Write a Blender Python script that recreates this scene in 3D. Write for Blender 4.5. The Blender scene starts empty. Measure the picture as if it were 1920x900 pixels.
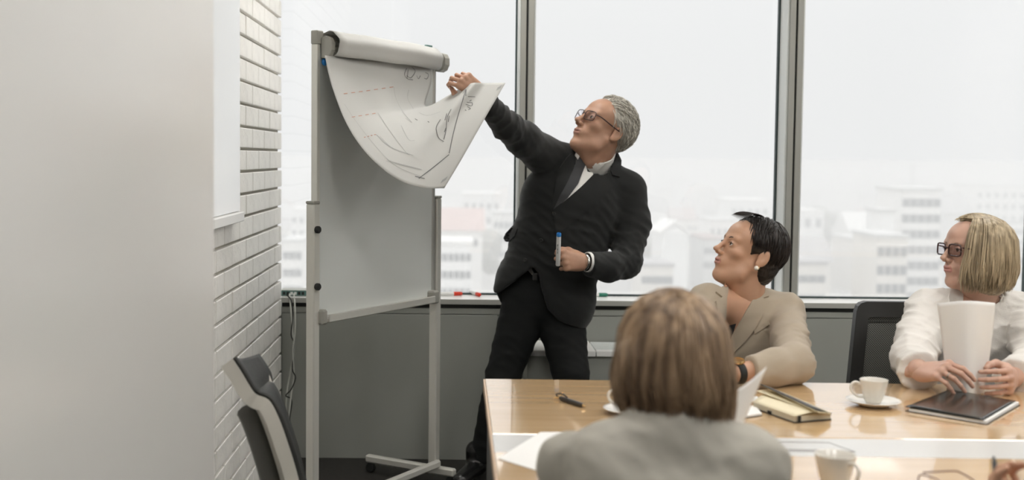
import bpy, bmesh, math, random
import numpy as np
from mathutils import Vector, Matrix
from mathutils.bvhtree import BVHTree

SC = bpy.context.scene
COL = SC.collection
random.seed(7)

# ------------------------------------------------------------------ camera
FPX, YAW, PITCH, ROLL, PPX, PPY, CAMZ = 2246.3, -.0226254, .0587897, .0076948, 804.7, 425.9, 1.32
def _axes():
    cy, sy = math.cos(YAW), math.sin(YAW)
    f = np.array([sy, cy, 0.]); r = np.array([cy, -sy, 0.]); u = np.array([0, 0, 1.])
    f2 = f*math.cos(PITCH)-u*math.sin(PITCH); u2 = u*math.cos(PITCH)+f*math.sin(PITCH)
    r3 = r*math.cos(ROLL)+u2*math.sin(ROLL); u3 = u2*math.cos(ROLL)-r*math.sin(ROLL)
    return r3, u3, f2
CR, CU, CF = _axes()
CPOS = np.array([0., 0., CAMZ])
def ray(px, py):
    return CF+CR*(px-PPX)/FPX-CU*(py-PPY)/FPX
def PY(px, py, Y):
    d = ray(px, py); return CPOS+d*(Y/d[1])
def PZ(px, py, z):
    d = ray(px, py); return CPOS+d*((z-CAMZ)/d[2])
def PX(px, py, x):
    d = ray(px, py); return CPOS+d*(x/d[0])
cam = bpy.data.cameras.new('camera')
camo = bpy.data.objects.new('camera', cam); COL.objects.link(camo)
M = Matrix.Identity(4)
for i in range(3):
    M[i][0] = CR[i]; M[i][1] = CU[i]; M[i][2] = -CF[i]
M[2][3] = CAMZ
camo.matrix_world = M
cam.sensor_width = 36; cam.lens = FPX/1920*36
cam.shift_x = (960-PPX)/1920; cam.shift_y = (PPY-450)/1920
cam.clip_start = .05; cam.clip_end = 6000
cam.dof.use_dof = True; cam.dof.focus_distance = 3.9; cam.dof.aperture_fstop = 2.7
SC.camera = camo

# ------------------------------------------------------------------ light
W = bpy.data.worlds.new('overcast_sky'); SC.world = W; W.use_nodes = True
bg = W.node_tree.nodes['Background']
# overcast sky: even near the horizon, about three times brighter at the zenith (as overcast skies are)
wn = W.node_tree; tcw = wn.nodes.new('ShaderNodeTexCoord'); spw = wn.nodes.new('ShaderNodeSeparateXYZ'); wn.links.new(tcw.outputs['Generated'], spw.inputs[0])
mw = wn.nodes.new('ShaderNodeMath'); mw.operation = 'MULTIPLY'; wn.links.new(spw.outputs['Z'], mw.inputs[0]); wn.links.new(spw.outputs['Z'], mw.inputs[1])
ma = wn.nodes.new('ShaderNodeMath'); ma.operation = 'MULTIPLY_ADD'; wn.links.new(mw.outputs[0], ma.inputs[0]); ma.inputs[1].default_value = 2.3*.90; ma.inputs[2].default_value = .90
bg.inputs[0].default_value = (.99, 1.0, 1.0, 1); wn.links.new(ma.outputs[0], bg.inputs[1])
sun = bpy.data.lights.new('city_fill_sun', 'SUN'); sun.energy = .3; sun.angle = .35; sun.color = (1, .98, .96)  # added sun behind the view to brighten the city walls
suno = bpy.data.objects.new('city_fill_sun', sun); COL.objects.link(suno)
suno.rotation_euler = (math.radians(52), 0, math.radians(12)); suno.location = (0, -20, 40)
VS = SC.view_settings
VS.view_transform = 'Standard'; VS.look = 'None'; VS.gamma = 1; VS.use_curve_mapping = False
VS.exposure = 0.0
LAMP = 16.5       # radiance of the ceiling light diffusers
SC.cycles.volume_bounces = 1
SC.cycles.max_bounces = 10; SC.cycles.diffuse_bounces = 5; SC.cycles.transparent_max_bounces = 16

# ------------------------------------------------------------------ materials
def mat(name, col, rough=.5, metal=0, bump=0, bscale=60, var=0, vscale=8, coat=0, croughn=.1, spec=.5, stretch=None,
        sss=0, sheen=0, emit=None, aniso=0, vcol=None, ior=None):
    m = bpy.data.materials.new(name); m.use_nodes = True
    nt = m.node_tree; b = nt.nodes['Principled BSDF']
    b.inputs['Base Color'].default_value = (*col, 1)
    b.inputs['Roughness'].default_value = rough; b.inputs['Metallic'].default_value = metal
    b.inputs['Specular IOR Level'].default_value = spec
    if ior: b.inputs['IOR'].default_value = ior
    if coat:
        b.inputs['Coat Weight'].default_value = coat; b.inputs['Coat IOR'].default_value = 1.8 if name == 'birch_veneer' else 1.5; b.inputs['Coat Roughness'].default_value = croughn
    if sheen:
        b.inputs['Sheen Weight'].default_value = sheen; b.inputs['Sheen Roughness'].default_value = .5
    if sss:
        b.inputs['Subsurface Weight'].default_value = sss
        b.inputs['Subsurface Radius'].default_value = (.012, .005, .003)
        b.inputs['Subsurface Scale'].default_value = 1.0
    if aniso: b.inputs['Anisotropic'].default_value = aniso
    if emit:
        b.inputs['Emission Color'].default_value = (*emit[0], 1); b.inputs['Emission Strength'].default_value = emit[1]
    tc = mp = None
    if bump or var or vcol:
        tc = nt.nodes.new('ShaderNodeTexCoord'); mp = nt.nodes.new('ShaderNodeMapping')
        nt.links.new(tc.outputs['Object'], mp.inputs['Vector'])
        if stretch: mp.inputs['Scale'].default_value = stretch
    if var or vcol:
        n = nt.nodes.new('ShaderNodeTexNoise'); n.inputs['Scale'].default_value = vscale; n.inputs['Detail'].default_value = 5
        nt.links.new(mp.outputs[0], n.inputs['Vector'])
        r = nt.nodes.new('ShaderNodeValToRGB')
        c2 = vcol if vcol else tuple(c*(1-var) for c in col)
        r.color_ramp.elements[0].position = .35; r.color_ramp.elements[1].position = .65
        r.color_ramp.elements[0].color = (*c2, 1); r.color_ramp.elements[1].color = (*col, 1)
        nt.links.new(n.outputs['Fac'], r.inputs['Fac']); nt.links.new(r.outputs['Color'], b.inputs['Base Color'])
    if bump:
        n2 = nt.nodes.new('ShaderNodeTexNoise'); n2.inputs['Scale'].default_value = bscale; n2.inputs['Detail'].default_value = 4
        nt.links.new(mp.outputs[0], n2.inputs['Vector'])
        bp = nt.nodes.new('ShaderNodeBump'); bp.inputs['Strength'].default_value = bump; bp.inputs['Distance'].default_value = .01
        nt.links.new(n2.outputs['Fac'], bp.inputs['Height']); nt.links.new(bp.outputs[0], b.inputs['Normal'])
    return m

def glass_mat(name, tint=(1, 1, 1), refl=1.0):
    m = bpy.data.materials.new(name); m.use_nodes = True; nt = m.node_tree
    nt.nodes.clear()
    o = nt.nodes.new('ShaderNodeOutputMaterial'); t = nt.nodes.new('ShaderNodeBsdfTransparent'); g = nt.nodes.new('ShaderNodeBsdfGlossy')
    f = nt.nodes.new('ShaderNodeFresnel'); mx = nt.nodes.new('ShaderNodeMixShader')
    t.inputs[0].default_value = (*tint, 1); g.inputs['Roughness'].default_value = .0; g.inputs['Color'].default_value = (refl, refl, refl, 1)
    f.inputs['IOR'].default_value = 1.45
    nt.links.new(f.outputs[0], mx.inputs[0]); nt.links.new(t.outputs[0], mx.inputs[1]); nt.links.new(g.outputs[0], mx.inputs[2])
    nt.links.new(mx.outputs[0], o.inputs['Surface'])
    return m

MT = {}
MT['brick'] = mat('white_painted_brick', (.92, .90, .86), .55, bump=.35, bscale=40, var=.07, vscale=14)
MT['mortar'] = mat('mortar', (.44, .42, .37), .9, bump=.4, bscale=120)
MT['plaster'] = mat('plaster', (.78, .77, .74), .8, bump=.05, bscale=90)
MT['ceiling'] = mat('ceiling_tile', (.80, .80, .78), .9, bump=.1, bscale=200)
MT['floor'] = mat('dark_carpet', (.022, .02, .016), .9, bump=.5, bscale=600, var=.3, vscale=60)
MT['panel'] = mat('grey_green_panel', (.33, .34, .31), .42, bump=.03, bscale=30, var=.05, vscale=2)
MT['lacquer'] = mat('white_lacquer', (.72, .71, .685), .22, spec=.35)
MT['alu'] = mat('anodised_aluminium', (.55, .55, .52), .38, metal=.55, bump=.02, bscale=300, stretch=(1, 1, .02))
MT['alu_lt'] = mat('light_aluminium', (.70, .69, .64), .35, metal=.35)
MT['mull'] = mat('grey_mullion_paint', (.33, .33, .30), .45)
MT['mull_lt'] = mat('skylit_jamb_pale_slat', (.72, .75, .74), .4)  # jambs paler than mullions: sky light put into colour; slats really pale
MT['black'] = mat('black_rubber', (.012, .013, .012), .6)
MT['gasket'] = mat('dark_green_gasket', (.02, .04, .04), .5)
MT['sill'] = mat('white_sill_laminate', (.86, .86, .84), .3)
MT['sillface'] = mat('grey_sill_edge', (.42, .42, .39), .45)
MT['pane'] = glass_mat('window_glass')
MT['wood'] = mat('birch_veneer', (.72, .49, .265), .2, bump=.012, bscale=25, vcol=(.64, .425, .215), vscale=3.2, stretch=(.7, 9, 9), coat=1.0, croughn=.05, spec=.5)
MT['woodedge'] = mat('table_edge', (.60, .42, .27), .35)
MT['channel'] = mat('white_channel', (.64, .64, .63), .25, spec=.5)
MT['tgrey'] = mat('dark_grey_laminate', (.045, .047, .046), .45)
MT['paper'] = mat('shade_toned_paper', (.52, .52, .50), .75, bump=.03, bscale=20)  # white flip chart paper, backlit shade put into the grey base colour
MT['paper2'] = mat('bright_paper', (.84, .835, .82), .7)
MT['board'] = mat('whiteboard_enamel', (.66, .68, .66), .22, bump=.004, bscale=3, spec=.5)
MT['greyplastic'] = mat('grey_plastic', (.33, .325, .29), .45)
MT['dkplastic'] = mat('dark_grey_plastic', (.10, .10, .09), .5)
MT['ltplastic'] = mat('light_grey_plastic', (.50, .48, .43), .45)
MT['blackpl'] = mat('black_plastic', (.014, .014, .013), .38)
MT['porcelain'] = mat('ivory_porcelain', (.78, .75, .69), .18, coat=.4, croughn=.05)
MT['coffee'] = mat('coffee', (.05, .025, .012), .1)
MT['cream'] = mat('cream_page', (.80, .72, .52), .7)
MT['creamedge'] = mat('cream_page_edge', (.78, .71, .55), .8, bump=.6, bscale=500, stretch=(.05, .05, 6))
MT['bookcover'] = mat('black_notebook_cover', (.03, .025, .02), .4)
MT['folder'] = mat('black_glossy_folder', (.014, .014, .013), .18, spec=.5)
MT['steel'] = mat('steel', (.6, .6, .58), .25, metal=1)
MT['gold'] = mat('gold_metal', (.75, .52, .25), .25, metal=1)
MT['red'] = mat('red_plastic', (.70, .05, .02), .35)
MT['green'] = mat('green_plastic', (.02, .20, .13), .4)
MT['blue'] = mat('blue_plastic', (.02, .20, .55), .35)
MT['whitepl'] = mat('white_plastic', (.82, .82, .80), .35)
MT['ink'] = mat('black_ink', (.14, .14, .14), .7)
MT['inkred'] = mat('red_ink', (.50, .25, .18), .7)
MT['inkgrey'] = mat('grey_ink', (.33, .335, .33), .7)
MT['cable'] = mat('grey_cable', (.60, .61, .57), .5)
MT['switch'] = mat('teal_switch', (.10, .20, .18), .4)
MT['leather'] = mat('grey_leather', (.026, .027, .025), .42, bump=.15, bscale=220)

# ------------------------------------------------------------------ mesh helpers
class MB:
    def __init__(s): s.v = []; s.f = []
    def add(s, v, f):
        o = len(s.v); s.v += [tuple(map(float, p)) for p in v]; s.f += [tuple(i+o for i in q) for q in f]; return s
    def box(s, lo, hi, bev=0, rot=None, piv=None):
        lo = np.array(lo, float); hi = np.array(hi, float)
        if bev <= 0:
            c = [(x, y, z) for x in (lo[0], hi[0]) for y in (lo[1], hi[1]) for z in (lo[2], hi[2])]
            f = [(0, 1, 3, 2), (4, 6, 7, 5), (0, 4, 5, 1), (2, 3, 7, 6), (0, 2, 6, 4), (1, 5, 7, 3)]
        else:
            bev = min(bev, .49*min(hi-lo)); c = []; idx = {}
            for sx in (0, 1):
                for sy in (0, 1):
                    for sz in (0, 1):
                        for ax in range(3):
                            p = []
                            for a, sg in enumerate((sx, sy, sz)):
                                e = hi[a] if sg else lo[a]
                                if a != ax: e += -bev if sg else bev
                                p.append(e)
                            idx[(sx, sy, sz, ax)] = len(c); c.append(tuple(p))
            f = []
            for ax in range(3):
                a1, a2 = [a for a in range(3) if a != ax]
                for sg in (0, 1):
                    q = []
                    for (u, w) in ((0, 0), (1, 0), (1, 1), (0, 1)):
                        k = [0, 0, 0]; k[ax] = sg; k[a1] = u; k[a2] = w; q.append(idx[(*k, ax)])
                    f.append(tuple(q))
            for ax in range(3):                     # edges along ax
                a1, a2 = [a for a in range(3) if a != ax]
                for u in (0, 1):
                    for w in (0, 1):
                        k0 = [0, 0, 0]; k1 = [0, 0, 0]; k0[a1] = k1[a1] = u; k0[a2] = k1[a2] = w; k1[ax] = 1
                        f.append((idx[(*k0, a1)], idx[(*k1, a1)], idx[(*k1, a2)], idx[(*k0, a2)]))
            for sx in (0, 1):
                for sy in (0, 1):
                    for sz in (0, 1): f.append(tuple(idx[(sx, sy, sz, a)] for a in range(3)))
        c = np.array(c)
        if rot is not None:
            pv = np.array(piv if piv is not None else (lo+hi)/2); c = (c-pv)@np.array(rot).T+pv
        return s.add(c, f)
    def tube(s, pts, rad, n=8, caps=True, flat=None):
        pts = [np.array(p, float) for p in pts]; m = len(pts)
        if not hasattr(rad, '__len__'): rad = [rad]*m
        t = [pts[min(i+1, m-1)]-pts[max(i-1, 0)] for i in range(m)]
        t = [a/(np.linalg.norm(a)+1e-12) for a in t]
        ref = np.array([0, 0, 1.]) if abs(t[0][2]) < .9 else np.array([1., 0, 0])
        u = np.cross(t[0], ref); u /= np.linalg.norm(u); v = []
        for i in range(m):
            u = u-t[i]*np.dot(u, t[i]); u /= np.linalg.norm(u)+1e-12; w = np.cross(t[i], u)
            for k in range(n):
                a = 2*math.pi*k/n
                v.append(pts[i]+rad[i]*(math.cos(a)*u+math.sin(a)*w*(flat or 1)))
        f = [(i*n+k, i*n+(k+1) % n, (i+1)*n+(k+1) % n, (i+1)*n+k) for i in range(m-1) for k in range(n)]
        if caps: f += [tuple(range(n-1, -1, -1)), tuple((m-1)*n+k for k in range(n))]
        return s.add(v, f)
    def lathe(s, prof, c=(0, 0, 0), n=28, axis=None):
        c = np.array(c, float); v = []; m = len(prof)
        if axis is None: X, Yv, Z = np.eye(3)
        else:
            Z = np.array(axis, float); Z /= np.linalg.norm(Z); X = np.cross(Z, [0, 0, 1.]) if abs(Z[2]) < .9 else np.cross(Z, [1., 0, 0])
            X /= np.linalg.norm(X); Yv = np.cross(Z, X)
        for r, z in prof:
            for k in range(n):
                a = 2*math.pi*k/n; v.append(c+X*r*math.cos(a)+Yv*r*math.sin(a)+Z*z)
        f = [(i*n+k, i*n+(k+1) % n, (i+1)*n+(k+1) % n, (i+1)*n+k) for i in range(m-1) for k in range(n)]
        if prof[0][0] > 1e-6: f.append(tuple(range(n-1, -1, -1)))
        if prof[-1][0] > 1e-6: f.append(tuple((m-1)*n+k for k in range(n)))
        return s.add(v, f)
    def prism(s, poly, ext):
        poly = [np.array(p, float) for p in poly]; e = np.array(ext, float); n = len(poly)
        v = poly+[p+e for p in poly]
        f = [tuple(range(n-1, -1, -1)), tuple(range(n, 2*n))]+[(i, (i+1) % n, n+(i+1) % n, n+i) for i in range(n)]
        return s.add(v, f)
    def sheet(s, G, thick=0):
        """G: rows x cols x 3 grid; a closed slab when thick."""
        G = np.array(G, float); R, Cn = G.shape[:2]
        if not thick:
            return s.add(G.reshape(-1, 3), [(i*Cn+j, i*Cn+j+1, (i+1)*Cn+j+1, (i+1)*Cn+j) for i in range(R-1) for j in range(Cn-1)])
        du = np.gradient(G, axis=0); dv = np.gradient(G, axis=1); N = np.cross(du, dv); N /= np.linalg.norm(N, axis=2, keepdims=True)+1e-12
        v = np.concatenate([(G+N*thick/2).reshape(-1, 3), (G-N*thick/2).reshape(-1, 3)]); o = R*Cn; f = []
        for i in range(R-1):
            for j in range(Cn-1):
                a, b, c, d = i*Cn+j, i*Cn+j+1, (i+1)*Cn+j+1, (i+1)*Cn+j
                f += [(a, d, c, b), (o+a, o+b, o+c, o+d)]
        bd = [j for j in range(Cn)]+[i*Cn+Cn-1 for i in range(1, R)]+[(R-1)*Cn+j for j in range(Cn-2, -1, -1)]+[i*Cn for i in range(R-2, 0, -1)]
        f += [(bd[k], bd[(k+1) % len(bd)], o+bd[(k+1) % len(bd)], o+bd[k]) for k in range(len(bd))]
        return s.add(v, f)

def put(name, v, f, m, parent=None, smooth=False, mats=None, midx=None, autos=None):
    """One mesh object with its origin at the middle of its base; parent keeps world place."""
    v = np.array(v, float)
    base = np.array([(v[:, 0].min()+v[:, 0].max())/2, (v[:, 1].min()+v[:, 1].max())/2, v[:, 2].min()])
    me = bpy.data.meshes.new(name); me.from_pydata((v-base).tolist(), [], [tuple(int(i) for i in q) for q in f])
    if mats: [me.materials.append(x) for x in mats]
    else: me.materials.append(MT[m] if isinstance(m, str) else m)
    if midx is not None: me.polygons.foreach_set('material_index', np.array(midx, np.int32))
    if smooth: me.polygons.foreach_set('use_smooth', np.ones(len(me.polygons), bool))
    me.validate(); me.update()
    if autos:
        bm = bmesh.new(); bm.from_mesh(me)
        for e in bm.edges:
            if len(e.link_faces) == 2 and e.calc_face_angle(0) > autos: e.smooth = False
        bm.to_mesh(me); bm.free()
    o = bpy.data.objects.new(name, me); COL.objects.link(o)
    loc = Vector(base)
    if parent is not None:
        o.parent = parent; o.location = loc-wloc(parent)
    else: o.location = loc
    return o
def wloc(o):
    l = o.location.copy(); p = o.parent
    while p: l += p.location; p = p.parent
    return l
def mk(name, mb, m, parent=None, smooth=False, autos=None):
    return put(name, mb.v, mb.f, m, parent, smooth or bool(autos), autos=autos)
def tag(o, label=None, cat=None, group=None, kind=None):
    if label: o['label'] = label
    if cat: o['category'] = cat
    if group: o['group'] = group
    if kind: o['kind'] = kind
    return o
def empty(name, loc, label=None, cat=None, group=None, kind=None):
    o = bpy.data.objects.new(name, None); o.empty_display_size = .1; COL.objects.link(o); o.location = loc
    return tag(o, label, cat, group, kind)
def dupm(o, loc, parent=None, rotz=None):
    c = o.copy(); COL.objects.link(c); c.parent = parent
    c.location = Vector(loc)-(wloc(parent) if parent else Vector())
    if rotz is not None: c.rotation_euler = (0, 0, rotz)
    return c
def rotm(axis, a): return np.array(Matrix.Rotation(a, 3, Vector(axis)))
def spline(pts, n=24):
    """Catmull-Rom through the points."""
    P = [np.array(p, float) for p in pts]; P = [2*P[0]-P[1]]+P+[2*P[-1]-P[-2]]; out = []
    segs = len(P)-3
    for k in range(n):
        t = k/(n-1)*segs; i = min(int(t), segs-1); t -= i; a, b, c, d = P[i:i+4]
        out.append(.5*((2*b)+(c-a)*t+(2*a-5*b+4*c-d)*t*t+(3*b-a-3*c+d)*t**3))
    return np.array(out)
# ------------------------------------------------------------------ room shell
XL, XR, YB, YW, ZC = -.756, 4.6, -3.0, 5.163, 2.85
def struct(name, mb, m, parent=None, **k):
    o = mk(name, mb, m, parent, **k)
    if parent is None: o['kind'] = 'structure'
    return o
struct('floor', MB().box((XL-.4, YB-.1, -.12), (XR+.1, YW+.3, 0)), 'floor')
struct('ceiling', MB().box((XL-.4, YB-.1, ZC), (XR+.1, YW+.45, ZC+.15)), 'ceiling')
struct('wall_back', MB().box((XL-.4, YB-.15, 0), (XR+.1, YB, ZC)), 'plaster')
struct('wall_right', MB().box((XR, YB, 0), (XR+.15, YW+.3, ZC)), 'plaster')
# brick wall: mortar core and single bricks
wl = empty('wall_left', (XL-.2, 3.4, 0), kind='structure')
wl['label'] = 'white painted brick wall between the glossy panel and the window'
mk('mortar_core', MB().box((XL-.35, YB, 0), (XL-.014, 5.142, ZC)), 'mortar', wl)
CH, BH, BL, BJ = .08, .0695, .27, .0105
protos = []
rng = random.Random(3)
def brick_mesh(lo, hi):
    return MB().box(lo, hi, .0022)
masters = {}
stuffmb = MB()
nb = 0
for c in range(36):
    z0 = -.02+CH*c+(CH-BH)/2+.002; z1 = z0+BH
    if z0 > ZC-.03: break
    z0 = max(z0, .001)
    off = 4.563 if c % 2 == 0 else 4.563+BL/2
    k0 = -30
    while True:
        y0 = off+BL*k0+BJ/2; y1 = y0+BL-BJ; k0 += 1
        if y1 < YB: continue
        if y0 > 5.12: break
        y1 = min(y1, 5.155)
        px = rng.uniform(-.0015, .0015)
        if y0 >= 3.35 and .0 <= z0 < 2.16:
            key = (round(y1-y0, 3), round(z1-z0, 3), rng.randrange(3))
            if key not in masters:
                o = mk('brick', brick_mesh((XL-.05, y0, z0), (XL+px, y1, z1)), 'brick', wl); masters[key] = o
            else:
                o = dupm(masters[key], (XL-.025+px/2, (y0+y1)/2, z0), wl)
                o.rotation_euler = (0, 0, rng.uniform(-.004, .004))
            nb += 1
        else: stuffmb.add(*(lambda b: (b.v, b.f))(brick_mesh((XL-.05, y0, z0), (XL+px, y1, z1))))
tag(mk('bricks', stuffmb, 'brick', wl), kind='stuff')

# glossy partition near the camera on the left
pt = MB().box((XL+.002, -2.0, 0), (-.452, 2.235, ZC-.001), .012)
o = struct('wall_partition', pt, 'lacquer'); o['label'] = 'glossy white lacquered panel wall close to the camera'

# ------------------------------------------------------------------ window wall
YG, YM = 5.34, 5.20        # glass plane, mullion front
wf = empty('wall_front', (1.8, 5.2, 0), kind='structure'); wf['label'] = 'low grey panelled wall below the windows'
seams = [XL, .185, 1.335, 2.485, 3.635, XR]
mk('parapet_core', MB().box((XL-.3, YW+.02, 0), (XR, YG+.06, .66)), 'panel', wf)
for a, b in zip(seams[:-1], seams[1:]):
    mk('panel', MB().box((a+.0015, YW, .0), (b-.0015, YW+.02, .636), .0015), 'panel', wf)
mk('top_rail', MB().box((XL, YW, .6395), (XR, YW+.02, .6635), .001), 'panel', wf)
mk('shadow_gap', MB().box((XL, YW+.012, .6635), (XR, YW+.03, .685)), 'black', wf)
sl = empty('trim_1', (1.8, 5.25, .68), kind='structure'); sl['label'] = 'white window sill with a grey front edge'
mk('sill_board', MB().box((XL-.1, YW-.004, .684), (XR, YG+.02, .7055), .002), 'sill', sl)
mk('sill_edge', MB().box((XL-.0, YW-.0075, .683), (XR, YW-.0042, .7045)), 'sillface', sl)
xm = [PY(988.5, 100, YM)[0]+1.1515*k for k in range(-1, 5)]     # mullion axes
xm = xm[:3]+[x-.046 for x in xm[3:]]
ZT = 2.76
struct('trim_2', MB().box((XL-.3, YM-.02, ZT), (XR, YG+.1, ZC+.0)), 'mull')
for i in range(5):
    a, b = xm[i], xm[i+1]
    b = min(b, XR-.03)
    w = empty('window_%d' % (i+1), ((a+b)/2, YG, .7), kind='structure')
    w['label'] = ['window pane beside the brick wall, behind the flip chart', 'window behind the standing man', 'window behind the two seated women',
                  'window at the far end beyond the woman in white', 'window next to the side wall'][i]
    mk('pane', MB().box((a+.03, YG, .708), (b-.03, YG+.008, ZT)), 'pane', w)
    for s, x in ((1, a), (-1, b)):                         # reveal with sky light put into its colour, and gasket, both sides
        mk('jamb', MB().box((min(x+s*.0295, x+s*.037), YM+.012, .707), (max(x+s*.0295, x+s*.037), YG+.03, ZT-.001)), 'mull_lt', w)
        mk('gasket', MB().box((min(x+s*.0372, x+s*.044), YG-.012, .7075), (max(x+s*.0372, x+s*.044), YG+.014, ZT-.001)), 'gasket', w)
    mk('gasket', MB().box((a+.045, YG-.012, .706), (b-.045, YG+.014, .7125)), 'gasket', w)
for i, x in enumerate(xm):
    if x > XR-.05: continue
    t = empty('trim_%d' % (i+3), (x, YM+.05, .7), kind='structure'); t['label'] = 'grey aluminium mullion between two window panes'
    mk('profile', MB().box((x-.029, YM, .7056), (x-.0045, YG+.05, ZT), .0015), 'mull', t)
    mk('profile', MB().box((x+.0045, YM, .7056), (x+.029, YG+.05, ZT), .0015), 'mull', t)
    mk('gap_strip', MB().box((x-.0045, YM+.012, .7056), (x+.0045, YG+.045, ZT)), 'black', t)

# ceiling lights (real lamps of the room)
MT['lampdiff'] = mat('lamp_diffuser', (.9, .9, .88), .5, emit=((1, .978, .94), LAMP))
for i, x0_ in enumerate((.35, 2.0, 3.6)):
    for j, y in enumerate((.2, 2.1, 4.15)):
        x = x0_
        if i == 0 and j == 2: x, y = .0, 4.6
        l = empty('ceiling_light', (x, y, ZC-.03), 'square white panel lamp in the ceiling above the table', 'ceiling light', 'ceiling lights')
        mk('frame', MB().box((x-.3, y-.3, ZC-.03), (x-.28, y+.3, ZC-.0005)).box((x+.28, y-.3, ZC-.03), (x+.3, y+.3, ZC-.0005))
           .box((x-.28, y-.3, ZC-.03), (x+.28, y-.28, ZC-.0005)).box((x-.28, y+.28, ZC-.03), (x+.28, y+.3, ZC-.0005)), 'whitepl', l)
        mk('diffuser', MB().box((x-.279, y-.279, ZC-.022), (x+.279, y+.279, ZC-.012)), 'lampdiff', l)

# ------------------------------------------------------------------ city outside
GZ = -30.0
def cm(n, c, r=.8): MT[n] = mat(n, c, r, var=.06, vscale=.2)
cm('c_white', (.80, .79, .77)); cm('c_grey', (.58, .58, .57)); cm('c_cream', (.72, .69, .64)); cm('c_roof', (.52, .38, .35)); cm('c_roof2', (.42, .33, .31))
cm('c_roofg', (.40, .39, .39)); cm('c_win', (.16, .17, .18), .3); cm('c_ground', (.46, .45, .43)); cm('c_tree', (.30, .30, .27)); cm('c_lt', (.84, .84, .83))
struct('ground', MB().box((-2500, 30, GZ-1), (3500, 5200, GZ)), 'c_ground')
winm = None
bn = [0]; taken = []
def building(px0, px1, pt, D, depth=14, wall='c_white', roof='flat', rm='c_roofg', win=None, label='pale building in the hazy city', pitch=None, extra=None):
    a = PY(px0, pt, D); b = PY(px1, pt, D); zt = float((a[2]+b[2])/2)
    cx = (a[0]+b[0])/2
    bb = (a[0]-1, b[0]+1, D-1, D+depth+1)
    if any(bb[0] < q[1] and q[0] < bb[1] and bb[2] < q[3] and q[2] < bb[3] for q in taken): return
    taken.append(bb)
    e = empty('building', (cx, D+depth/2, GZ), label, 'building', 'hazy city buildings')
    w = b[0]-a[0]
    if roof == 'flat':
        mk('wall', MB().box((a[0], D, GZ), (b[0], D+depth, zt)), wall, e)
        mk('roof', MB().box((a[0]-.3, D-.3, zt), (b[0]+.3, D+depth+.3, zt+.6)), rm, e)
    elif roof == 'side':      # ridge along x, slope faces the viewer
        h = pitch or depth*.35; zw = zt-h
        mk('wall', MB().box((a[0], D, GZ), (b[0], D+depth, zw)), wall, e)
        q = .5
        mk('roof', MB().prism([(a[0]-q, D-q, zw), (a[0]-q, D+depth+q, zw), (a[0]-q, D+depth/2, zt)], (w+2*q, 0, 0)), rm, e)
        zt = zw
    elif roof == 'gable':     # gable faces the viewer
        h = pitch or w*.35; zw = zt-h
        mk('wall', MB().prism([(a[0], D, GZ), (b[0], D, GZ), (b[0], D, zw), (cx, D, zt), (a[0], D, zw)], (0, depth, 0)), wall, e)
        mk('roof', MB().prism([(a[0]-.5, D-.4, zw-.2), (cx, D-.4, zt+.3), (b[0]+.5, D-.4, zw-.2), (b[0]+.5, D-.4, zw+.4), (cx, D-.4, zt+.95), (a[0]-.5, D-.4, zw+.4)], (0, depth+.8, 0)), rm, e)
        zt = zw
    if win:
        nc, fl, ww, wh, nr = win            # columns, floor height, size, rows
        m0 = None
        for r in range(nr):
            z = zt-fl*(r+.75)
            for c in range(nc):
                x = a[0]+w*(c+.5)/nc
                if m0 is None: m0 = mk('window', MB().box((x-ww/2, D-.12, z-wh/2), (x+ww/2, D+.1, z+wh/2)), 'c_win', e)
                else: dupm(m0, (x, D-.01, z-wh/2), e)
    bn[0] += 1
    return e
# buildings that read singly in the photograph
building(826, 905, 392, 235, 12, 'c_white', 'side', 'c_roof', (3, 3.2, 1.0, 1.4, 1), 'white house with a pink tiled roof left of the man')
building(818, 884, 458, 205, 10, 'c_lt', 'flat', 'c_white', (6, 3.0, .8, 1.3, 3), 'long white house with two rows of small windows left of the man')
building(868, 938, 366, 330, 16, 'c_lt', 'flat', 'c_white', (5, 4, 1.0, 1.6, 2), 'white block with a flat roof above the pink roofs')
building(884, 964, 462, 225, 12, 'c_cream', 'side', 'c_roof', (4, 3.2, .9, 1.4, 2), 'house with a pinkish roof beside the hem of the suit jacket')
building(925, 975, 402, 290, 14, 'c_white', 'flat', 'c_grey', (5, 3.5, 1.0, 1.5, 3), 'white flat roofed block by the first mullion')
building(1242, 1291, 421, 260, 14, 'c_lt', 'gable', 'c_white', None, 'bright white gabled house between the man and the woman in beige')
building(1203, 1262, 500, 215, 12, 'c_cream', 'flat', 'c_roofg', (6, 3.2, .9, 1.3, 2), 'long low row of houses behind the jacket elbow')
building(1254, 1330, 506, 210, 10, 'c_white', 'side', 'c_roof', (5, 3, .9, 1.2, 1), 'house with a dull red roof behind the foreground head')
building(1196, 1240, 432, 300, 12, 'c_grey', 'flat', 'c_roofg', (3, 3.5, 1.2, 1.5, 3), 'grey block just beside the jacket sleeve')
building(1370, 1442, 378, 360, 20, 'c_lt', 'flat', 'c_white', (5, 4, 1.2, 1.6, 1), 'white flat block above the dark haired head')
building(1330, 1380, 415, 310, 14, 'c_white', 'flat', 'c_grey', (4, 3.5, 1.0, 1.5, 2), 'pale block in front of the face of the woman in beige')
building(1692, 1765, 358, 230, 14, 'c_white', 'flat', 'c_grey', (5, 3.0, 1.3, 1.5, 8), 'tall apartment block beside the face of the blonde woman')
building(1676, 1694, 357, 226, 8, 'c_lt', 'flat', 'c_lt', None, 'bright narrow stair tower of the tall block')
building(1652, 1678, 398, 222, 8, 'c_lt', 'flat', 'c_grey', (1, 6, .7, 1.6, 2), 'bright white tower in front of the tall block')
building(1645, 1702, 446, 195, 12, 'c_cream', 'flat', 'c_grey', (4, 3.0, 1.0, 1.5, 4), 'lower apartment block with window rows below the white tower')
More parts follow.
